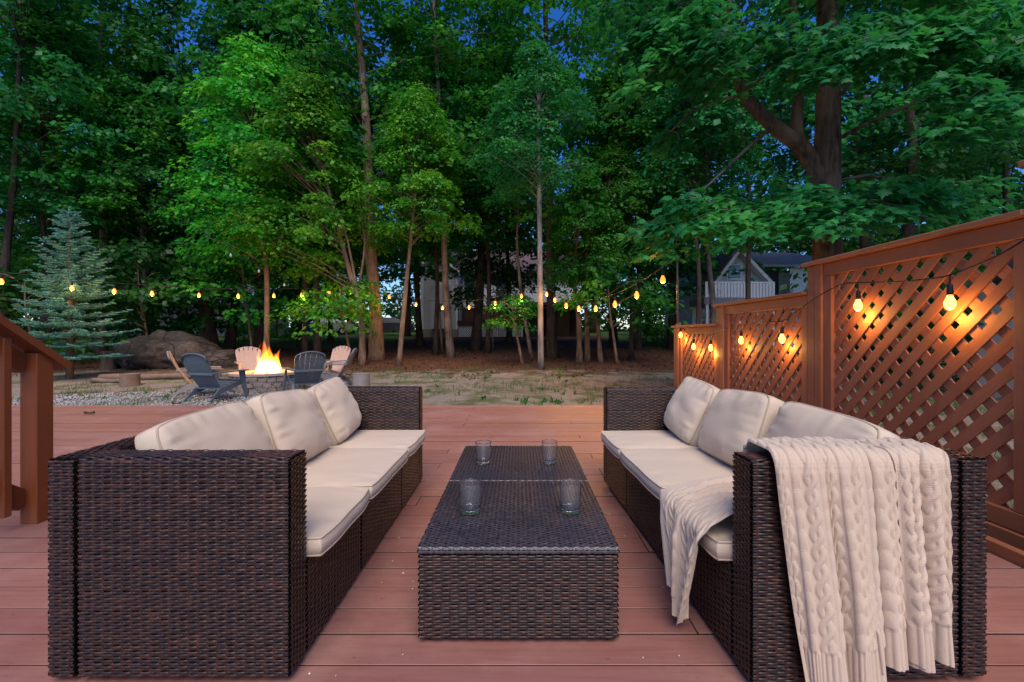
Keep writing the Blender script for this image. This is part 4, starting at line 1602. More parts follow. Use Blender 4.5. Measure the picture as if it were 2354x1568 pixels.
def trunk_mesh(path, r0, r1, limbs=(), mat='bark_grey', seed=0, flare=1.35, n=10):
    """path: list of Vectors local to the base; limbs: list of (path, r0, r1)"""
    mb = MB()
    rs = random.Random(seed)

    def fine(pts, k=4):
        out = []
        for i in range(len(pts) - 1):
            p0 = pts[max(i - 1, 0)]; p1 = pts[i]; p2 = pts[i + 1]; p3 = pts[min(i + 2, len(pts) - 1)]
            for j in range(k):
                t = j / k
                out.append(0.5 * ((2 * p1) + (-p0 + p2) * t + (2 * p0 - 5 * p1 + 4 * p2 - p3) * t * t + (-p0 + 3 * p1 - 3 * p2 + p3) * t ** 3))
        out.append(pts[-1])
        return out
    pts = fine([Vector(p) for p in path])
    m = len(pts)
    rad = [(r0 + (r1 - r0) * i / (m - 1)) * (1 + (flare - 1) * math.exp(-max(0, pts[i].z) / (r0 * 2.2))) * rs.uniform(0.95, 1.05) for i in range(m)]
    mb.tube(pts, rad, n)
    for lp, a, b in limbs:
        q = fine([Vector(p) for p in lp], 3)
        mb.tube(q, [a + (b - a) * i / (len(q) - 1) for i in range(len(q))], 7)
    return mb.mesh('trunk', M[mat], True)


def twigs(C, axis_pts, rs, r=0.012, every=2):
    """thin branches from the stem to the spray centres"""
    out = []
    for c in C[::every]:
        c = Vector(c)
        zs = max(axis_pts[0].z + 0.3, c.z - 0.45 * math.hypot(c.x, c.y))
        # stem point at that height
        s = axis_pts[-1]
        for i in range(len(axis_pts) - 1):
            if axis_pts[i].z <= zs <= axis_pts[i + 1].z:
                k = (zs - axis_pts[i].z) / max(1e-6, axis_pts[i + 1].z - axis_pts[i].z)
                s = axis_pts[i].lerp(axis_pts[i + 1], k); break
        mid = s.lerp(c, 0.5) + Vector((0, 0, 0.12))
        out.append(([s, mid, c], r * 1.6, r * 0.4))
    return out


def tree(name, label, Y, path_px, w_px, crown_key, crown_off=(0, 0), crown_z=0.0, rot=0.0, scale=1.0, mat='bark_grey', group=None, top_r=0.35, cat='tree', leafmat=None, limbs=(), every=3):
    """path_px: the trunk as seen in the photo survey, first point = foot"""
    x0 = (path_px[0][0] - VX) / FPX * Y
    base = Vector((x0, Y, float(gz(x0, Y)) - 0.03))
    path = [Vector((0, 0, 0))] + [at(px, py, Y + (0.0)) - base for px, py in path_px[1:]]
    rng_ = random.Random(hash((round(x0, 2), round(Y, 2))) & 0xffff)
    for k, q in enumerate(path[1:]): q.y += rng_.uniform(-0.12, 0.12) * (k + 1)
    r0 = w_px / 2 * Y / FPX
    e = empty(name, base)
    tag(e, label, cat, group)
    lm = [([at(px, py, Y) - base for px, py in pp], a, b) for pp, a, b in limbs]
    if crown_key:
        cme, C = CROWNS[crown_key]
        cm = Matrix.Rotation(rot, 3, 'Z') * scale
        tgt = path[-1]
        shift = Vector((crown_off[0], crown_off[1], crown_z))
        if crown_key[:4] in ('tall', 'dark'): org = Vector((tgt.x * 0.7, tgt.y * 0.7, 0)) + shift
        else: org = shift
        C2 = [cm @ Vector(c) + org for c in C]
        lm += twigs([tuple(c) for c in C2], path, rng_, 0.014 * scale, every)
        co = link('crown', cme, e, org, (0, 0, rot))
        co.scale = (scale, scale, scale)
        if leafmat:
            co.material_slots[0].link = 'OBJECT'
            co.material_slots[0].material = M[leafmat]
    link('trunk', trunk_mesh(path, r0, r0 * top_r, lm, mat, seed=int(abs(x0) * 100)), e)
    return e


def zc(py, Y, px=VX):
    """height above the local ground of photo row py at distance Y"""
    x = (px - VX) / FPX * Y
    return 1.0 - (py - VY) / FPX * Y - float(gz(x, Y))


G1 = 'trees at the edge of the yard'
# --- front row, surveyed one by one
tree('maple_sapling', 'slim young maple with bright green layered crown behind the flames', 15.5,
     [(612, 800), (616, 700), (612, 560), (600, 440), (575, 300)], 13, 'young0', (-0.45, 0.2), zc(585, 15.5), 0.4, 1.12, 'bark_tan', G1)
tree('maple_sapling', 'young bright maple with forked stems just left of the thick tan trunk', 15.0,
     [(832, 825), (828, 720), (800, 610), (765, 500), (740, 400)], 16, 'young1', (-1.7, -0.2), zc(600, 15.0), 1.9, 0.92, 'bark_tan', G1,
     limbs=[([(824, 690), (800, 560), (782, 490)], 0.05, 0.02), ([(826, 650), (838, 560), (826, 470)], 0.04, 0.015)])
tree('maple_tree', 'thick tan trunked tree right of the fire, lit orange by bulbs', 16.7,
     [(865, 826), (862, 700), (852, 540), (843, 330), (825, 120), (800, -60)], 33, 'tall0', (0, 0.6), 0.0, 0.3, 1.0, 'bark_tan', G1)
tree('maple_sapling', 'thin leaning sapling between the thick tan trunk and the white house', 15.0,
     [(916, 832), (932, 660), (945, 520), (950, 440)], 12, 'young2', (0.55, 0.3), zc(520, 15.0), 0.9, 0.74, 'bark_tan', G1)
tree('maple_tree', 'mottled grey tree with curved foot in front of the white house', 17.5,
     [(1036, 808), (1025, 680), (1021, 520), (1019, 380), (1000, 150), (990, -40)], 18, 'tall1', (0, 0.3), 1.6, 2.0, 0.95, 'bark_grey', G1)
tree('ash_tree', 'straight pale grey tree near the yard centre holding the light string', 13.6,
     [(1243, 848), (1241, 660), (1239, 400), (1238, 330), (1237, 250)], 13.5, 'teal0', (-0.1, 0.0), zc(420, 13.6), 0.2, 0.75, 'bark_pale', G1, top_r=0.5)
tree('maple_sapling', 'wavy thin sapling just left of the straight pale tree', 17.0,
     [(1222, 800), (1200, 690), (1188, 560), (1192, 470), (1186, 380)], 9, 'teal1', (-0.4, 0.4), zc(455, 17.0), 1.2, 0.66, 'bark_grey', G1)
tree('maple_tree', 'dark stout trunk just right of the straight pale tree', 17.5,
     [(1268, 805), (1266, 680), (1262, 480), (1258, 200), (1250, -60)], 26, 'tall2', (0, 0.5), 0.6, 0.7, 1.0, 'bark_dark', G1)
for k, (pp, w, lab, ck, cz, co) in enumerate((([(1331, 824), (1330, 740), (1322, 650), (1330, 520)], 14, 'left stem of three slim maples right of the pale tree', 'teal1', 640, (0.1, -0.5)),
                                    ([(1350, 808), (1348, 740), (1345, 640), (1362, 480)], 13, 'middle stem of three slim maples right of the pale tree', 'teal0', 560, (0.3, 0.5)),
                                    ([(1380, 822), (1376, 760), (1370, 690), (1385, 520)], 12, 'right stem of three slim maples right of the pale tree', 'young2', 600, (0.5, 0.0)))):
    tree('maple_sapling', lab, 15.8 + 0.5 * (k == 1), pp, w, ck, co, zc(cz, 16), 0.8 * k + 0.3, 0.62, 'bark_tan', G1, leafmat='leaf_mid')
for k, (px, Y, ck, py, sc_, lm, lab) in enumerate((
        (700, 17.8, 'young2', 520, 1.05, 'leaf_mid', 'bushy green maple between the fire and the forked sapling'),
        (1000, 18.5, 'young0', 470, 1.0, 'leaf_mid', 'bushy green maple above the white house gable'),
        (1120, 19.5, 'teal1', 430, 1.1, 'leaf_mid', 'dense green maple above the purple roof'),
        (1450, 16.5, 'teal0', 480, 1.1, 'leaf_mid', 'dense dark maple left of the string light pole'),
        (110, 17.0, 'young1', 470, 1.15, 'leaf_mid', 'bushy green maple above the blue spruce'),
        (330, 18.0, 'young2', 520, 1.1, 'leaf_mid', 'bushy green maple between spruce and young bright maple'),
        (1600, 15.0, 'teal1', 400, 1.0, 'leaf_teal', 'dense maple beyond the pole above the blue house'))):
    tree('forest_maple', lab, Y, [(px, 790), (px + 4, 640), (px - 4, 480), (px + 2, 320)], 12, ck, (0.0, 0.2), zc(py, Y), 1.1 * k, sc_, 'bark_dark', G1, leafmat=lm)
# low lit boughs near the strings
def bough(name, label, px, py, Y, key, rot, scale, leafmat):
    p = at(px, py, Y)
    g = float(gz(p.x, Y))
    e = empty(name, (p.x, Y, g - 0.02))
    tag(e, label, 'tree', G1)
    hgt = p.z - g
    cme, C = CROWNS[key]
    m3 = Matrix.Rotation(rot, 3, 'Z') * scale
    org = Vector((0, 0, hgt - 0.8 * scale))
    path = [Vector((0.3, 0.1, 0)), Vector((0.15, 0.1, hgt * 0.4)), Vector((0, 0, hgt * 0.8)), Vector((-0.05, 0, hgt + 0.5 * scale))]
    lm = twigs([tuple(m3 @ Vector(c) + org) for c in C], path, None, 0.012, 2)
    co = link('crown', cme, e, org, (0, 0, rot)); co.scale = (scale,) * 3
    co.material_slots[0].link = 'OBJECT'; co.material_slots[0].material = M[leafmat]
    link('trunk', trunk_mesh(path, 0.05, 0.02, lm, 'bark_tan', 3), e)


bough('understory_maple', 'low leafy maple under the bulbs left of the thick tan trunk', 785, 690, 15.3, 'low0', 0.5, 1.0, 'leaf_bright')
bough('understory_maple', 'low leafy maple beside the straight pale tree, left side', 1180, 705, 14.6, 'low1', 1.5, 0.6, 'leaf_mid')
bough('understory_maple', 'low leafy maple under the bulbs right of the pale tree', 1400, 665, 15.0, 'low0', 2.5, 1.15, 'leaf_mid')

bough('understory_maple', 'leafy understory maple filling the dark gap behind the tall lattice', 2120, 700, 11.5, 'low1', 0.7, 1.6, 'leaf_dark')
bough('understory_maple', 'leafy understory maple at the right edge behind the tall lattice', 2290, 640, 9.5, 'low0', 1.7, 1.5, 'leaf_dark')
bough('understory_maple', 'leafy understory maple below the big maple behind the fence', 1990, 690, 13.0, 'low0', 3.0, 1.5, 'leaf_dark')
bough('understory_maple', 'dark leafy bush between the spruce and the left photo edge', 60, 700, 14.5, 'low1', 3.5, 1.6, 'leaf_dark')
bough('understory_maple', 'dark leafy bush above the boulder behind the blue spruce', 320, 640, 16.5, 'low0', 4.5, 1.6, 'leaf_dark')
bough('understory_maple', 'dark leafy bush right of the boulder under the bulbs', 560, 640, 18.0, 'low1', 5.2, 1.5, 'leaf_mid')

bough('understory_maple', 'leafy boughs hanging before the white house gable', 1000, 545, 20.0, 'low0', 0.9, 1.2, 'leaf_mid')
bough('understory_maple', 'leafy boughs hanging before the porch of the white house', 1120, 640, 22.0, 'low1', 2.9, 1.3, 'leaf_dark')

# --- second row: dark trunks and taller crowns
G2 = 'forest trees behind the yard'
second = [
    (18.5, [(232, 790), (238, 480), (230, 300), (222, 100), (215, -60)], 20, 'tall3', 'bark_grey', 'tall grey trunk rising above the blue spruce'),
    (19.0, [(482, 790), (468, 690), (440, 560), (415, 380), (400, 150)], 34, 'tall1', 'bark_dark', 'big dark leaning trunk behind the boulder'),
    (20.0, [(525, 790), (540, 700), (560, 560), (590, 300), (600, 60)], 22, 'dark0', 'bark_dark', 'dark trunk leaning right behind the boulder'),
    (19.5, [(600, 790), (598, 650), (600, 420), (610, 150)], 26, 'tall2', 'bark_dark', 'dark straight trunk directly behind the flames'),
    (20.0, [(729, 785), (728, 640), (722, 480), (730, 200)], 17, 'tall3', 'bark_grey', 'grey straight trunk behind the right fire chairs'),
    (24.0, [(690, 782), (686, 690), (680, 500), (670, 200)], 14, 'dark1', 'bark_dark', 'twin dark trunk far behind the fire, left of grey trunk'),
    (26.0, [(760, 780), (758, 690), (750, 500)], 13, 'dark2', 'bark_dark', 'dark thin trunk far back between grey and tan trunks'),
    (24.0, [(965, 782), (960, 700), (955, 520), (950, 200)], 17, 'dark0', 'bark_dark', 'dark trunk at left corner of the white house'),
    (21.0, [(1092, 792), (1104, 640), (1106, 420), (1100, 100)], 24, 'tall0', 'bark_dark', 'tall dark trunk in front of the house with purple roof'),
    (26.0, [(1170, 782), (1168, 640), (1160, 400)], 14, 'dark1', 'bark_dark', 'dark trunk in front of the house porch lattice'),
    (23.0, [(1410, 785), (1408, 640), (1420, 400), (1425, 100)], 20, 'dark2', 'bark_dark', 'dark trunk behind three slim maples'),
    (21.0, [(1465, 775), (1470, 600), (1478, 350), (1480, 50)], 17, 'tall3', 'bark_dark', 'dark trunk left of the string light pole'),
    (22.0, [(1545, 780), (1548, 600), (1540, 300), (1530, 0)], 24, 'dark1', 'bark_dark', 'dark trunk right behind the string light pole'),
    (18.5, [(1638, 790), (1636, 700), (1628, 560), (1620, 300), (1600, 60)], 16, 'tall2', 'bark_grey', 'brown trunk before the pale blue house balcony'),
    (16.5, [(1722, 800), (1720, 640), (1716, 460), (1700, 200)], 14, 'dark2', 'bark_dark', 'thin dark trunk in front of the blue house gable'),
    (17.0, [(2000, 800), (1990, 520), (1972, 340), (1965, 180), (1968, 40)], 24, 'dark0', 'bark_dark', 'dark forked trunk right of the big maple'),
    (15.5, [(2095, 810), (2092, 560), (2090, 380), (2098, 150), (2100, -40)], 30, 'dark1', 'bark_dark', 'dark heavy trunk right behind the tall lattice fence'),
    (18.0, [(2205, 800), (2200, 560), (2190, 300), (2185, 50)], 20, 'tall1', 'bark_dark', 'dark trunk near the right edge behind the fence'),
    (17.0, [(2330, 800), (2320, 500), (2310, 200)], 22, 'dark2', 'bark_dark', 'dark trunk at far right photo edge behind the fence'),
    (15.5, [(10, 830), (12, 640), (20, 400), (30, 100)], 22, 'tall0', 'bark_dark', 'dark trunk at far left photo edge behind the spruce'),
    (21.0, [(100, 800), (110, 500), (120, 200)], 18, 'dark1', 'bark_dark', 'dark trunk hidden behind the left side of the blue spruce'),
    (22.0, [(345, 790), (340, 600), (330, 300), (335, 20)], 18, 'dark2', 'bark_dark', 'dark trunk standing behind the left end of the boulder'),
]
for i, (Y, pp, w, ck, mt, lab) in enumerate(second):
    tree('forest_tree', lab, Y, pp, w, ck, (0, 0), [0.0, 0.8, -0.6, 1.4][i % 4] + (3.0 if pp[0][0] > 1600 else 0.0) - (4.5 if pp[0][0] == 345 else 0.0), i * 1.37, [1.0, 0.92, 1.08][i % 3], mt, G2, every=5,
         leafmat=['leaf_mid', 'leaf_dark', 'leaf_mid', 'leaf_teal'][i % 4] if pp[0][0] < 1400 else ['leaf_teal', 'leaf_dark', 'leaf_teal'][i % 3])
# --- deep row: alike trees that close the wood
for i in range(20):
    Y = 28 + (i * 7 % 13) * 1.7
    px = -120 + i * 133 + (i * 37 % 41) - 20
    if 960 < px < 1300: Y = max(Y, 42)
    if px > 1550: Y = max(Y, 31)
    w = 12 + i % 5 * 2
    tree('background_tree', 'dark tree deep in the wood behind the yard', Y, [(px, 780), (px + 4, 640), (px - 6, 400)], w, 'dark%d' % (i % 3), (0, 0), -0.8 + (i % 3) * 0.7, i * 2.1, 1.25, 'bark_dark', 'deep wood trees', every=9)


# --- the big maple right of the deck: forked trunk, large lobed leaves
def big_maple():
    Y = 7.6
    foot = gat(1902, Y)
    e = empty('big_maple', foot - Vector((0, 0, 0.05)))
    tag(e, 'big old maple with forked trunk and large leaves overhanging the fence', 'tree')
    b = Vector(e.location)
    P = lambda px, py, dy=0: at(px, py, Y + dy) - b
    mb_path = [Vector((0, 0, 0)), P(1902, 620), P(1900, 420), P(1903, 250), P(1903, 80), P(1900, -200), P(1890, -520)]
    link('trunk', trunk_mesh(mb_path, 31 * Y / FPX, 20 * Y / FPX, (), 'bark_maple', 5, 1.25, 14), e)
    k = Y / FPX
    link('limb', trunk_mesh([P(1892, 425), P(1868, 375), P(1832, 330), P(1776, 288), P(1712, 220), P(1690, 150), P(1660, 40)], 22 * k, 9 * k, (), 'bark_maple', 6, 1.0, 12), e)
    link('limb', trunk_mesh([P(1838, 340), P(1830, 290), P(1834, 200), P(1826, 100), P(1815, -80)], 15 * k, 9 * k, (), 'bark_maple', 7, 1.0, 12), e)
    # leaf sprays: (px, py, distance, radius m, leaves)
    rs = np.random.RandomState(77)
    groups = [
        ((1960, 470), 6.9, (230, 55), 34, 0.42, 'b'), ((1690, 485), 7.2, (180, 45), 30, 0.45, 'm'), ((1560, 530), 7.4, (80, 40), 8, 0.40, 'm'),
        ((2130, 440), 7.4, (130, 45), 16, 0.45, 'm'), 
        ((1600, 110), 7.0, (150, 90), 36, 0.45, 'm'), ((1850, 120), 6.6, (90, 60), 14, 0.36, 'b'), ((2090, 80), 6.6, (200, 90), 32, 0.45, 'm'),
        ((2290, 200), 6.0, (100, 100), 22, 0.44, 'm'), ((1760, -120), 7.4, (420, 130), 50, 0.6, 'm'), ((2200, -150), 7.0, (300, 130), 34, 0.6, 'm'), ((1500, 30), 7.6, (120, 140), 22, 0.5, 'm'),
        ((1545, 300), 8.4, (60, 60), 5, 0.36, 'm')]
    C, O, Rd = [], [], []
    tw = []
    for (px, py), d, (sx_, sy_), n, rad, kind in groups:
        cpt = at(px, py, d) - b
        cand = mb_path[2:] + [P(1832, 330), P(1776, 288), P(1712, 220), P(1690, 150), P(1660, 40), P(1834, 200), P(1826, 100), P(1903, 330), P(1901, 500)]
        root = min(cand, key=lambda q: (q - cpt).length)
        tw.append(([root, root.lerp(cpt, 0.35) + Vector((0.05, 0, 0.16)), root.lerp(cpt, 0.7) + Vector((-0.04, 0, 0.17)), cpt], 0.035, 0.012))
        for _ in range(n):
            g = rs.normal(0, 0.5, 2)
            p = at(px + np.clip(g[0], -1, 1) * sx_, py + np.clip(g[1], -1, 1) * sy_, d + rs.uniform(-0.8, 0.8)) - b
            C.append(p); dd = Vector((p.x, p.y, 0)).normalized(); O.append((dd.x, dd.y)); Rd.append(rad * rs.uniform(0.7, 1.15))
            tw.append(([cpt, cpt.lerp(p, 0.5) + Vector((0, 0, 0.06)), p], 0.012, 0.004))
    C = np.array([tuple(c) for c in C]); O = np.array(O); Rd = np.array(Rd)
    c, n_, ax = spray_leaves(rs, C, O, Rd, 52, droop=0.40, flat=0.12, nrm_rand=0.42)
    S = (0.55 + 0.75 * rs.uniform(0, 1, len(c))) * 0.145
    link('crown', leaves_mesh('crown', c, n_, ax, S, MAPLE, M['leaf_teal']), e)
    mb = MB()
    for p, a, q in tw: mb.tube(p, [a + (q - a) * i / (len(p) - 1) for i in range(len(p))], 6)
    o = mb.build('twigs', M['bark_grey'], e, True)
    o['kind'] = 'stuff'


big_maple()


# --- blue spruce
def spruce():
    base = gat(160, 11.6)
    e = empty('blue_spruce', base)
    tag(e, 'small blue spruce with tiered silvery branches at left of the yard', 'tree')
    rs = np.random.RandomState(31)
    Ht = 4.35
    mb = MB()
    mb.tube([(0, 0, -0.03), (0.01, 0, 1.2), (0, 0.01, 2.6), (0, 0, Ht)], [0.085, 0.07, 0.04, 0.006], 10)
    needles_c, needles_d, needles_l = [], [], []
    nb = MB()
    z = 0.55
    lev = 0
    while z < Ht - 0.05:
        t = z / Ht
        Rr = 1.45 * (1 - t) ** 0.86 * (0.80 if z < 0.9 else 1.0) + 0.04
        nbr = max(5, int(10 * (1 - t) + 5))
        for k in range(nbr):
            a = 2 * PI * (k + rs.uniform(-0.25, 0.25)) / nbr + lev * 0.7
            L = Rr * rs.uniform(0.66, 1.12)
            zz = z + rs.uniform(-0.03, 0.03)
            npt = max(5, int(L / 0.10))
            prev = None
            d = np.array([math.cos(a), math.sin(a)])
            pts = []
            for i in range(npt + 1):
                s = i / npt
                rise = (0.06 - 0.22 * (1 - t) + 0.50 * t) * L * s + 0.12 * L * s * s
                pts.append(np.array([d[0] * L * s, d[1] * L * s, zz + rise]))
            nb.tube([tuple(p) for p in pts], [0.014 * (1 - 0.75 * i / npt) for i in range(npt + 1)], 4, cap=False)
            for i in range(max(1, int(npt * 0.22)), npt + 1):
                s = i / npt
                tl = 0.34 * L * (1.1 - s) ** 0.7 * 0.75 + 0.05
                tl = min(tl, 0.42)
                for sd in (-1, 0, 1):
                    ang = a + sd * rs.uniform(0.75, 1.15)
                    if sd == 0 and i < npt and rs.rand() < 0.4: continue
                    l2 = tl if sd else 0.12
                    tip = pts[i] + np.array([math.cos(ang) * l2, math.sin(ang) * l2, rs.uniform(-0.02, 0.02) + 0.01])
                    m = max(3, int(l2 / 0.022))
                    for q in range(m):
                        f = (q + 0.6) / m
                        needles_c.append(pts[i] * (1 - f) + tip * f)
                        needles_d.append(tip - pts[i])
                        needles_l.append(0.052 * (1.0 - 0.3 * f))
        z += 0.27 - 0.10 * t + rs.uniform(-0.02, 0.02)
        lev += 1
    # leader
    for q in range(40):
        f = q / 40
        needles_c.append(np.array([0, 0, Ht - 0.25 + 0.28 * f])); needles_d.append(np.array([0.0, 0.0, 1.0])); needles_l.append(0.05)
    c = np.array(needles_c); dd = np.array(needles_d); ll = np.array(needles_l)
    dd /= np.linalg.norm(dd, axis=1)[:, None] + 1e-9
    rep = 10
    idx = np.repeat(np.arange(len(c)), rep)
    side = rs.normal(0, 1, (len(idx), 3)); side[:, 2] = np.abs(side[:, 2]) * 0.55 - 0.05
    ax = dd[idx] * 0.9 + side * 0.75
    ax /= np.linalg.norm(ax, axis=1)[:, None]
    per = np.cross(ax, rs.normal(0, 1, (len(idx), 3))); per /= np.linalg.norm(per, axis=1)[:, None] + 1e-9
    l = ll[idx][:, None] * rs.uniform(0.7, 1.2, (len(idx), 1))
    p0 = c[idx] - per * 0.009; p1 = c[idx] + per * 0.009; p2 = c[idx] + ax * l
    V = np.stack([p0, p1, p2], 1).reshape(-1, 3)
    F = np.arange(len(V)).reshape(-1, 3)
    mb.build('trunk', M['bark_tan'], e, True)
    o = nb.build('branches', M['bark_tan'], e, True); o['kind'] = 'stuff'
    o = link('needles', mesh_np('needles', V, F, M['needle'], False), e); o['kind'] = 'stuff'


spruce()

# --- small shrubs by the left house
for k, (px, py, Y, s) in enumerate(((395, 738, 27, 0.9), (560, 748, 28, 0.8), (655, 748, 29, 0.7), (1500, 752, 25, 0.8))):
    p = gat(px, Y)
    e = empty('shrub', p)
    tag(e, ['rounded green shrub before the pale house, left one', 'small green shrub right of the boulder trunk', 'small green shrub beyond the flames near the drive', 'green shrub in the gap left of the light pole'][k], 'shrub', 'far shrubs')
    co = link('foliage', CROWNS['low%d' % (k % 2)][0], e, (0, 0, 0.0), (0, 0, k)); co.scale = (s, s, s)
    MB().tube([(0, 0, 0), (0.05, 0, 0.6), (0, 0, 1.2 * s)], [0.04, 0.03, 0.01], 6).build('stem', M['bark_dark'], e)

# --- far wood closing the view (one mass)
rs = np.random.RandomState(55)
NW = 2000
ax_ = rs.uniform(-75, 75, NW); ay_ = rs.uniform(52, 78, NW)
az_ = rs.uniform(0, 1, NW) ** 1.3 * 15 + gz(ax_, ay_) + 0.4
# wings of the same wood running round both sides of the yard
NS_ = 900
sx_ = np.where(np.arange(NS_) % 2 == 0, -1, 1) * rs.uniform(27, 48, NS_); sy_ = rs.uniform(4, 56, NS_)
ax_ = np.concatenate([ax_, sx_]); ay_ = np.concatenate([ay_, sy_]); az_ = np.concatenate([az_, rs.uniform(0, 1, NS_) ** 1.2 * 14 + gz(sx_, sy_) + 0.4])
NW += NS_
Cw = np.stack([ax_, ay_, az_], 1)
Ow = np.tile(np.array([0.0, -1.0]), (NW, 1))
c, n_, a_ = spray_leaves(rs, Cw, Ow, rs.uniform(1.2, 2.6, NW), 44)
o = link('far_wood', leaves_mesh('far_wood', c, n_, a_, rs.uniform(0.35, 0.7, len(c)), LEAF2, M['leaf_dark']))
tag(o, 'distant dark wood closing the view behind the houses', 'wood', kind='stuff')
#PART5

# ================================================================== houses behind the trees
def wall_siding(x0, x1, y, z0, z1, ny=-1, step=0.17):
    """clapboards of a wall in the XZ plane at y, each board tilted out at its foot"""
    mb = MB()
    n = int((z1 - z0) / step)
    for k in range(n):
        a = z0 + (z1 - z0) * k / n; b = z0 + (z1 - z0) * (k + 1) / n
        mb.add([(x0, y + ny * 0.03, a), (x1, y + ny * 0.03, a), (x1, y + ny * 0.005, b), (x0, y + ny * 0.005, b), (x0, y, a), (x1, y, a)], [(0, 1, 2, 3), (0, 4, 5, 1)])
    return mb


def window(e, x0, x1, z0, z1, y, oy=0):
    f = MB().box(x0 - 0.09, x1 + 0.09, y - 0.07, y - 0.032, z0 - 0.09, z1 + 0.09).build('window', M['trim_white'], e)
    MB().box(x0, x1, y - 0.078, y - 0.0705, z0, (z0 + z1) / 2 - 0.02).build('pane', M['window_glass'], f)
    MB().box(x0, x1, y - 0.078, y - 0.0705, (z0 + z1) / 2 + 0.02, z1).build('pane', M['window_glass'], f)


# house in the centre: white clapboard bay, porch with lattice skirt
YH = 33.0
g0 = float(gz(-4, YH))
ha = empty('white_house', (-4.4, YH, g0))
tag(ha, 'white clapboard house with purple roof and dark porch in centre background', 'house')
zz = lambda py, Y=YH: 1 - (py - VY) / FPX * Y - g0
xx = lambda px, Y=YH: (px - VX) / FPX * Y + 4.4
xl, xm, xr = xx(970), xx(1018), xx(1052)
w = wall_siding(xl, xr, 0, 0.55, zz(620))
w.add([(xl, -0.02, zz(620)), (xr, -0.02, zz(620)), (xl + 0.2, -0.02, zz(572))], [(0, 1, 2)])
w.build('wall', M['siding_white'], ha)
MB().box(xl, xr, 0.06, 6.0, 0.0, zz(620) - 0.02).build('wall_core', M['siding_white'], ha)
MB().box(xl - 0.05, xr, -0.02, 0.05, 0, 0.55).build('foundation_wall', M['foundation'], ha)
s2 = wall_siding(-0.45, 0.85, 0, 0.62, zz(655), step=0.15)
o = s2.build('chimney_chase', M['siding_white'], ha, loc=(xm - 0.35, -0.55, 0))
MB().box(xm - 0.80, xm + 0.5, -0.5, -0.036, 0.60, zz(655)).build('chase_core', M['trim_white'], ha)
MB().box(xl - 0.10, xl + 0.10, -0.06, 0.10, 0.55, zz(600)).build('corner_board', M['trim_white'], ha)
MB().box(xr - 0.14, xr + 0.02, -0.062, 0.10, 0.55, zz(640)).build('corner_board', M['trim_white'], ha)
MB().beam((xl - 0.3, -0.2, zz(560)), (xr + 0.3, -0.2, zz(628)), 0.5, 0.16).build('rake_board', M['trim_white'], ha)
ym = 2.2
wall2 = wall_siding(xr + 0.02, xx(1340), ym, 2.2, zz(625, 35.2), step=0.2)
wall2.build('wall', M['siding_blue'], ha)
MB().box(xr + 0.02, xx(1340), ym + 0.03, 9, 0, zz(625, 35.2)).build('wall_core', M['dark_wood'], ha)
mb = MB()
ze, zr = zz(622, 34.6), zz(575, 38)
mb.add([(xr - 1.5, ym - 0.6, ze), (xx(1345), ym - 0.6, ze), (xx(1345), 6, zr), (xr - 1.5, 6, zr), (xr - 1.5, ym - 0.6, ze - 0.18), (xx(1345), ym - 0.6, ze - 0.18), (xx(1345), 10, ze), (xr - 1.5, 10, ze)],
       [(0, 1, 2, 3), (0, 4, 5, 1), (3, 2, 6, 7)])
mb.build('roof', M['roof_shingle'], ha)
window(ha, xx(1066, 35), xx(1092, 35), zz(690, 35), zz(640, 35), ym)
window(ha, xx(1140, 35), xx(1166, 35), zz(690, 35), zz(640, 35), ym)
zd = zz(738, 33.5)
MB().box(xr + 0.03, xx(1215), -0.6, ym - 0.04, zd - 0.35, zd).build('porch_deck', M['dark_wood'], ha)
MB().box(xr + 0.03, xx(1215), -0.62, -0.58, zd + 0.75, zd + 0.85).build('porch_rail', M['dark_wood'], ha)
for k in range(12):
    x = xr + 0.08 + k * (xx(1212) - xr) / 12
    MB().box(x, x + 0.05, -0.61, -0.585, zd, zd + 0.75).build('baluster', M['dark_wood'], ha)
for i, (a, b) in enumerate(((1056, 1104), (1108, 1142), (1146, 1198))):
    x0, x1 = xx(a), xx(b)
    pn = MB()
    hgt = zd - 0.37
    for k in range(-14, 40):
        for sg in (1, -1):
            q = clip_poly([(x0 + k * 0.17, 0.0), (x0 + k * 0.17 + 0.07, 0.0), (x0 + k * 0.17 + 0.07 + sg * hgt, hgt), (x0 + k * 0.17 + sg * hgt, hgt)], x0, x1, 0.02, hgt)
            if len(q) >= 3:
                pn.add([(p[0], -0.55 + (0.012 if sg > 0 else 0), p[1]) for p in q], [tuple(range(len(q)))])
    pn.build('lattice_skirt', M['trim_white'], ha)
    MB().box(x1, x1 + 0.10, -0.6, -0.5, 0, hgt).build('skirt_post', M['trim_white'], ha)
MB().box(xx(1200), xx(1235), 0.4, 0.5, 0.0, 2.1).build('doorway', M['dark_interior'], ha)
MB().box(xx(1286), xx(1316), ym - 0.08, ym - 0.04, 0.0, 2.05).build('door', M['tan_door'], ha)
MB().box(xx(1210), xx(1345), -0.4, ym - 0.05, 2.3, 2.5).build('porch_roof', M['dark_wood'], ha)

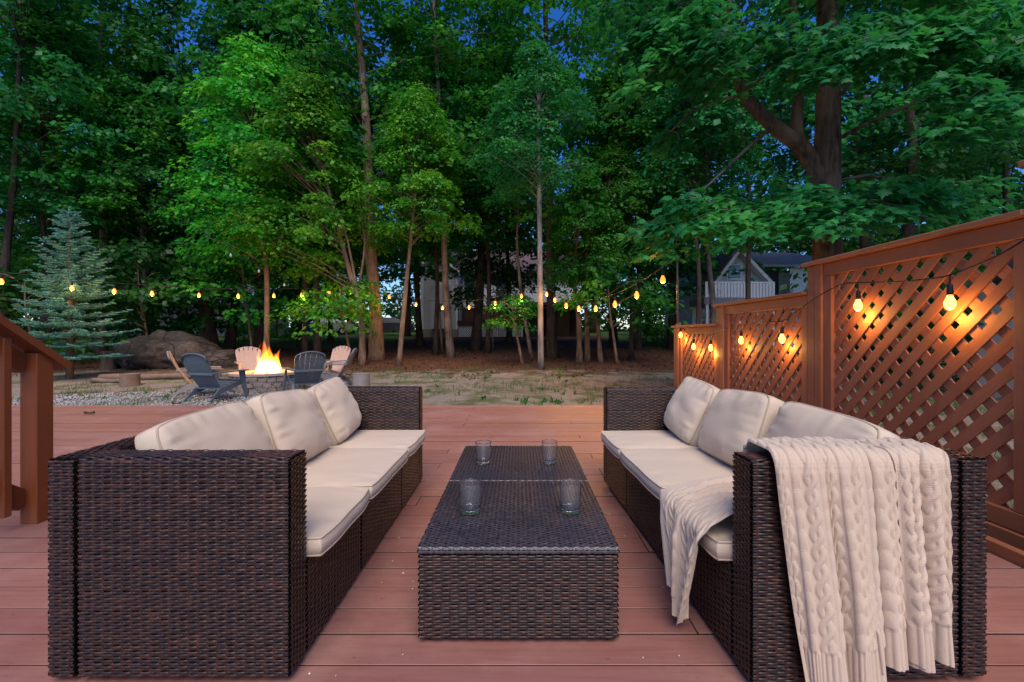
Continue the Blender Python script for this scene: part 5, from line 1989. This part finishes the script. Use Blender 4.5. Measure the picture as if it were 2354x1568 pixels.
# house on the right behind the fence: pale blue, gable, balcony, deep porch
YB = 21.0
gb = float(gz(10, YB))
hb = empty('blue_house', (12.0, YB, gb))
tag(hb, 'pale blue house with gable and white balcony behind the lattice fence', 'house')
zz2 = lambda py, Y=YB: 1 - (py - VY) / FPX * Y - gb
xx2 = lambda px, Y=YB: (px - VX) / FPX * Y - 12.0
w = wall_siding(xx2(1645), xx2(1750), 0, 2.0, zz2(648), step=0.16)
xa, xb_, xmid = xx2(1645), xx2(1750), xx2(1690)
for k in range(14):
    f0, f1 = k / 14, (k + 1) / 14
    za, zb = zz2(648) + (zz2(585) - zz2(648)) * f0, zz2(648) + (zz2(585) - zz2(648)) * f1
    w.add([(xa + (xmid - xa) * f0, -0.03, za), (xb_ + (xmid - xb_) * f0, -0.03, za), (xb_ + (xmid - xb_) * f1, -0.005, zb), (xa + (xmid - xa) * f1, -0.005, zb)], [(0, 1, 2, 3)])
w.build('gable_wall', M['siding_blue'], hb)
MB().beam((xa - 0.25, -0.25, zz2(655)), (xmid, -0.25, zz2(578)), 0.5, 0.14).build('rake_board', M['trim_white'], hb)
MB().beam((xb_ + 0.25, -0.25, zz2(655)), (xmid, -0.25, zz2(578)), 0.5, 0.14).build('rake_board', M['trim_white'], hb)
window(hb, xx2(1672), xx2(1700), zz2(640), zz2(610), 0)
mb = MB()
mb.add([(xa - 0.3, -0.4, zz2(655) + .1), (xmid, -0.4, zz2(578) + .1), (xmid, 7, zz2(578) + .1), (xa - 0.3, 7, zz2(655) + .1), (xb_ + 0.3, -0.4, zz2(655) + .1), (xb_ + 0.3, 7, zz2(655) + .1)], [(0, 1, 2, 3), (1, 4, 5, 2)])
mb.build('roof', M['roof_grey'], hb)
mb = MB()
mb.add([(xx2(1740), -0.5, zz2(612)), (xx2(1990), -0.5, zz2(612)), (xx2(1930), 4, zz2(545)), (xx2(1800), 4, zz2(545)), (xx2(1740), -0.5, zz2(617)), (xx2(1990), -0.5, zz2(617))], [(0, 1, 2, 3), (0, 4, 5, 1)])
mb.build('roof', M['roof_grey'], hb)
wall_siding(xx2(1815), xx2(1895), 0.0, 0, zz2(616), step=0.16).build('wall', M['siding_blue'], hb)
wall_siding(xx2(1735), xx2(1750), 0.0, 0, zz2(616), step=0.16).build('wall', M['siding_blue'], hb)
MB().box(xx2(1745), xx2(1815), 0.9, 1.0, 0, zz2(616)).build('porch_recess', M['window_glass'], hb)
MB().box(xx2(1748), xx2(1893), 1.05, 7, 0, zz2(620)).build('wall_core', M['siding_blue'], hb)
MB().box(xx2(1640), xx2(1735), 0.05, 7, 0, zz2(655)).build('wall_core', M['siding_blue'], hb)
# balcony wing on the left
zb0, zb1 = zz2(692), zz2(658)
MB().box(xx2(1582), xx2(1730), -1.8, -0.1, zb0 - 0.28, zb0).build('balcony_floor', M['roof_grey'], hb)
MB().box(xx2(1584), xx2(1730), -1.8, -1.74, zb1 - 0.06, zb1).build('balcony_rail', M['trim_white'], hb)
for k in range(22):
    x = xx2(1584) + k * 0.135
    MB().box(x, x + 0.105, -1.79, -1.755, zb0 + 0.02, zb1 - 0.06).build('balcony_board', M['trim_white'], hb)
wall_siding(xx2(1590), xx2(1740), 0.0, 0, zb0 - 0.28, step=0.16).build('wall', M['siding_blue'], hb)
window(hb, xx2(1612), xx2(1630), 0.8, zz2(705), 0.0)
window(hb, xx2(1660), xx2(1680), 0.8, zz2(705), 0.0)
for x in (xx2(1586), xx2(1655), xx2(1725)):
    MB().box(x, x + 0.1, -1.78, -1.68, 0, zb0 - 0.28).build('balcony_post', M['trim_white'], hb)

# white clapboard shed wall seen through the near lattice
hs = empty('white_shed', (9.2, 6.2, -0.2))
tag(hs, 'white clapboard outbuilding glimpsed through the tall lattice at right', 'shed')
wall_siding(-0.3, 2.6, 0, 0, 2.1, step=0.14).build('wall', M['siding_white'], hs)
MB().box(-0.3, 2.6, 0.01, 2.6, 0, 2.1).build('wall_core', M['siding_white'], hs)
MB().add([(-0.5, -0.25, 2.05), (2.8, -0.25, 2.05), (2.8, 1.3, 2.75), (-0.5, 1.3, 2.75), (2.8, 2.85, 2.05), (-0.5, 2.85, 2.05)], [(0, 1, 2, 3), (3, 2, 4, 5)]).build('roof', M['roof_grey'], hs)

# low house on the far left
YC = 36.0
gc = float(gz(-28, YC))
hc = empty('pale_house', (-27.0, YC, gc))
tag(hc, 'long low pale grey house behind the spruce and boulder', 'house')
zz3 = lambda py: 1 - (py - VY) / FPX * YC - gc
xx3 = lambda px: (px - VX) / FPX * YC + 27.0
wall_siding(xx3(255), xx3(545), 0, 0, zz3(695), step=0.2).build('wall', M['siding_white'], hc)
MB().box(xx3(255), xx3(545), 0.02, 8, 0, zz3(695)).build('wall_core', M['siding_white'], hc)
MB().add([(xx3(245), -0.7, zz3(697)), (xx3(556), -0.7, zz3(697)), (xx3(556), 4, zz3(640)), (xx3(245), 4, zz3(640)), (xx3(245), -0.7, zz3(701)), (xx3(556), -0.7, zz3(701))], [(0, 1, 2, 3), (0, 4, 5, 1)]).build('roof', M['roof_grey'], hc)
for a, b in ((285, 300), (322, 340), (352, 364), (480, 500), (520, 532)):
    window(hc, xx3(a), xx3(b), 0.9, zz3(715), 0)
MB().box(xx3(410), xx3(432), -0.06, -0.02, 0, 2.1).build('door', M['dark_interior'], hc)

# drive, carport, cars, bins
o = MB().add([(-30, 33.2, float(gz(-25, 33.2)) + 0.02), (-3.5, 36.2, float(gz(-5, 36.2)) + 0.02), (-3.5, 38.2, float(gz(-5, 38.2)) + 0.03), (-30, 35.4, float(gz(-25, 35.4)) + 0.03)], [(0, 1, 2, 3)]).build('drive', M['foundation'])
o['kind'] = 'structure'
cp = empty('carport', (-19.0, 41.0, float(gz(-19, 41))))
tag(cp, 'dark open carport far behind the flames', 'carport')
MB().box(-2.2, 2.4, -1.5, 2.5, 2.05, 2.3).build('roof', M['roof_grey'], cp)
MB().box(-2.2, 2.4, 2.3, 2.5, 0, 2.05).build('back_wall', M['dark_wood'], cp)
for x in (-2.1, 2.2):
    for y in (-1.4, 2.2):
        MB().box(x, x + 0.12, y, y + 0.12, 0, 2.05).build('post', M['dark_wood'], cp)
for k, (x, y, lab) in enumerate(((-17.0, 37.3, 'blue wheeled bin by the drive, right one'), (-18.4, 37.6, 'blue wheeled bin by the drive, left one'))):
    e = empty('wheelie_bin', (x, y, float(gz(x, y))))
    tag(e, lab, 'bin', 'bins by the drive')
    mb = MB()
    mb.v = [(-0.24, -0.24, 0.05), (0.24, -0.24, 0.05), (0.24, 0.24, 0.05), (-0.24, 0.24, 0.05), (-0.3, -0.33, 0.95), (0.3, -0.33, 0.95), (0.3, 0.33, 0.95), (-0.3, 0.33, 0.95)]
    mb.f = [(3, 2, 1, 0), (4, 5, 6, 7)] + [(i, (i + 1) % 4, (i + 1) % 4 + 4, i + 4) for i in range(4)]
    mb.build('body', M['bin_blue'], e)
    MB().box(-0.32, 0.32, -0.36, 0.35, 0.955, 1.03, 0.02).build('lid', M['bin_blue'], e)
    for s in (-0.25, 0.25):
        MB().tube([(s - 0.03, 0.28, 0.1), (s + 0.03, 0.28, 0.1)], 0.1, 10).build('wheel', M['rubber'], e)


def car(x, y, rz, mat, label):
    e = empty('parked_car', (x, y, float(gz(x, y)) + 0.03), rz)
    tag(e, label, 'car', 'cars parked beyond the wood')
    prof = [(-2.2, 0.35), (-2.25, 0.75), (-1.9, 0.95), (-1.3, 1.0), (-0.7, 1.45), (0.7, 1.48), (1.45, 1.05), (2.1, 0.95), (2.25, 0.6), (2.2, 0.35)]
    mb = MB()
    n = len(prof)
    for s in (-1, 1):
        for px_, pz in prof:
            wy = 0.86 if pz < 1.1 else 0.66
            mb.v.append((px_, s * wy, pz))
    mb.f = [tuple(range(n)), tuple(reversed(range(n, 2 * n)))] + [(i, i + n, (i + 1) % n + n, (i + 1) % n) for i in range(n)]
    mb.build('body', mat, e)
    for s in (-1, 1):
        MB().add([(-1.15, s * 0.80, 1.03), (1.25, s * 0.80, 1.08), (0.62, s * 0.685, 1.40), (-0.62, s * 0.685, 1.38)], [(0, 1, 2, 3)]).build('side_window', M['window_glass'], e)
        for wx in (-1.35, 1.35):
            wv = MB().tube([(wx, s * 0.70, 0.33), (wx, s * 0.90, 0.33)], 0.33, 16).build('wheel', M['rubber'], e)
            MB().tube([(wx, s * 0.885, 0.33), (wx, s * 0.91, 0.33)], 0.19, 12).build('rim', M['trim_white'], wv)
        MB().box(2.17, 2.262, s * 0.72 - 0.12, s * 0.72 + 0.12, 0.64, 0.76).build('headlight', M['trim_white'], e)
    MB().add([(1.40, -0.72, 1.085), (1.40, 0.72, 1.085), (0.76, 0.62, 1.465), (0.76, -0.62, 1.465)], [(0, 1, 2, 3)]).build('windscreen', M['window_glass'], e)


car(-18.2 + 1.4, 40.0, 0.25, M['car_white'], 'white car parked far behind the fire, left of the thick trunk')
car(-11.2, 39.0, 0.15, M['car_blue'], 'dark blue car parked far behind the leaning sapling')

# ================================================================== string lights
SOCK = MB().lathe([(0, 0.0), (0.011, 0.0), (0.014, -0.012), (0.0165, -0.05), (0.0155, -0.062), (0, -0.062)], n=12).mesh('socket', M['socket'], True)
_bp = [(0.0, -0.061), (0.0125, -0.062), (0.015, -0.072), (0.0265, -0.098), (0.0285, -0.112), (0.0235, -0.132), (0.011, -0.145), (0.0, -0.148)]
BULB_ON = MB().lathe(_bp, n=14).mesh('bulb', M['bulb_lit'], True)
BULB_AMBER = MB().lathe(_bp, n=14).mesh('bulb', M['bulb_amber'], True)
BULB_OFF = MB().lathe(_bp, n=14).mesh('bulb', M['bulb_unlit'], True)
BLS = {}
for _k, _w in (('yard', YARD_BULB_W), ('fence', FENCE_BULB_W)):
    BL = bpy.data.lights.new('bulb_light', 'POINT')
    BL.energy = _w
    BL.color = (1.0, 0.46, 0.10)
    BL.shadow_soft_size = 0.03
    BLS[_k] = BL


def hang_bulb(root, p, lit=True, drop=0.05, sc=1.0):
    """socket on a short lead, bulb below it"""
    lp = Vector(p) - Vector(root.location)
    MB().tube([lp, lp - Vector((0, 0, drop))], 0.004, 5).build('lead', M['wire'], root)
    s = link('socket', SOCK, root, lp - Vector((0, 0, drop)))
    s.scale = (sc,) * 3
    b = link('bulb', (BULB_AMBER if sc > 1 else BULB_ON) if lit else BULB_OFF, root, lp - Vector((0, 0, drop)))
    b.scale = (sc,) * 3
    if lit:
        l = bpy.data.objects.new('bulb_light', BLS['yard' if sc > 1 else 'fence'])
        COL.objects.link(l)
        l.parent = b
        l.location = (0, 0, -0.19)
    return b


def wire(root, pts, r=0.008):
    o = Vector(root.location)
    MB().tube([Vector(p) - o for p in pts], r, 5).build('wire', M['wire'], root, True)


def run(label, A, B, sag, ts, unlit=(), n=40):
    A, B = Vector(A), Vector(B)
    f = lambda t: A.lerp(B, t) - Vector((0, 0, sag * 4 * t * (1 - t)))
    root = empty('string_lights', A)
    tag(root, label, 'string lights', 'festoon strings round the yard')
    wire(root, [f(i / n) for i in range(n + 1)])
    for t in ts: hang_bulb(root, f(t), True, 0.05, 1.5)
    for t in unlit: hang_bulb(root, f(t), False)
    return root


def solve(A, B, px):
    """fraction along A-B whose bearing from the survey point is px"""
    A, B = Vector(A), Vector(B)
    k = (px - VX) / FPX
    d = (B.x - A.x) - k * (B.y - A.y)
    return (k * A.y - A.x) / d


pole_top = at(1557, 588, 6.9)
tree1 = at(1243, 648, 13.5)
tree2 = at(856, 652, 16.45)
left_end = at(-60, 618, 9.6)
pole = empty('light_pole', (pole_top.x, pole_top.y, 1.126))
tag(pole, 'thin metal pole on the far fence post carrying the light string', 'pole')
MB().tube([(0, 0, 0), (0.0, 0, 0.5), (-0.008, 0, pole_top.z - 1.12)], 0.017, 8).build('shaft', M['pole_metal'], pole, True)
MB().tube([(0, 0, 0.0), (0.0, 0, 0.03)], 0.03, 10).build('base_flange', M['pole_metal'], pole, True)
MB().tube([(-0.03, 0, pole_top.z - 1.135), (0.01, 0, pole_top.z - 1.12), (0.012, 0, pole_top.z - 1.15)], 0.005, 6).build('hook', M['pole_metal'], pole, True)
run('lit bulb string swooping from the fence pole to the straight pale tree', pole_top, tree1, 0.60, [solve(pole_top, tree1, p) for p in (1523, 1463, 1413, 1369, 1330, 1301, 1275, 1256)])
run('lit bulb string sagging between the straight pale tree and thick tan trunk', tree1, tree2, 0.62, [solve(tree1, tree2, p) for p in (1198, 1138, 1078, 1017, 956, 894)])
run('lit bulb string from the thick tan trunk past the spruce to photo left', tree2, left_end, 0.30, [solve(tree2, left_end, p) for p in (815, 757, 693, 629, 547, 457, 349, 262, 165, 3)])
ua, ub = at(360, 470, 9.0), at(760, 700, 15.0)
run('unlit bulb string slanting down through the leaves above the fire', ua, ub, 0.05, [], [solve(ua, ub, p) for p in (530, 595, 653)])

# string along the fence, hooked to the slats
fr = empty('string_lights', (2.335, 6.8, 1.1))
tag(fr, 'lit bulb string hooked along the lattice fence beside the right sofa', 'string lights', 'festoon strings round the yard')
XF = 2.325


def fx(px, py):
    Y = XF * FPX / (px - VX)
    return at(px, py, Y)


knots = [(1562, 742), (1580, 766), (1594, 770), (1615, 768), (1633, 770), (1660, 758), (1703, 748), (1750, 740), (1797, 738), (1836, 712), (1876, 684), (1930, 655), (1972, 650), (2060, 648), (2140, 640), (2183, 632), (2270, 598), (2340, 560), (2420, 505)]
kp = [fx(*k) for k in knots]
fine_ = []
for i in range(len(kp) - 1):
    p0, p1, p2, p3 = kp[max(i - 1, 0)], kp[i], kp[i + 1], kp[min(i + 2, len(kp) - 1)]
    for j in range(4):
        t = j / 4
        fine_.append(0.5 * ((2 * p1) + (-p0 + p2) * t + (2 * p0 - 5 * p1 + 4 * p2 - p3) * t * t + (-p0 + 3 * p1 - 3 * p2 + p3) * t ** 3))
fine_.append(kp[-1])
wire(fr, fine_, 0.0045)
for k in ((1564, 745), (1594, 770), (1633, 770), (1703, 748), (1797, 738), (1972, 650), (2183, 632)):
    p = fx(*k)
    hang_bulb(fr, p, True, 0.055 if p.y > 3 else 0.05, 0.95)
wire_end = fx(1562, 742)
wire(fr, [pole_top, Vector((pole_top.x - 0.02, pole_top.y - 0.02, 1.5)), Vector((wire_end.x, wire_end.y, wire_end.z))], 0.0045)
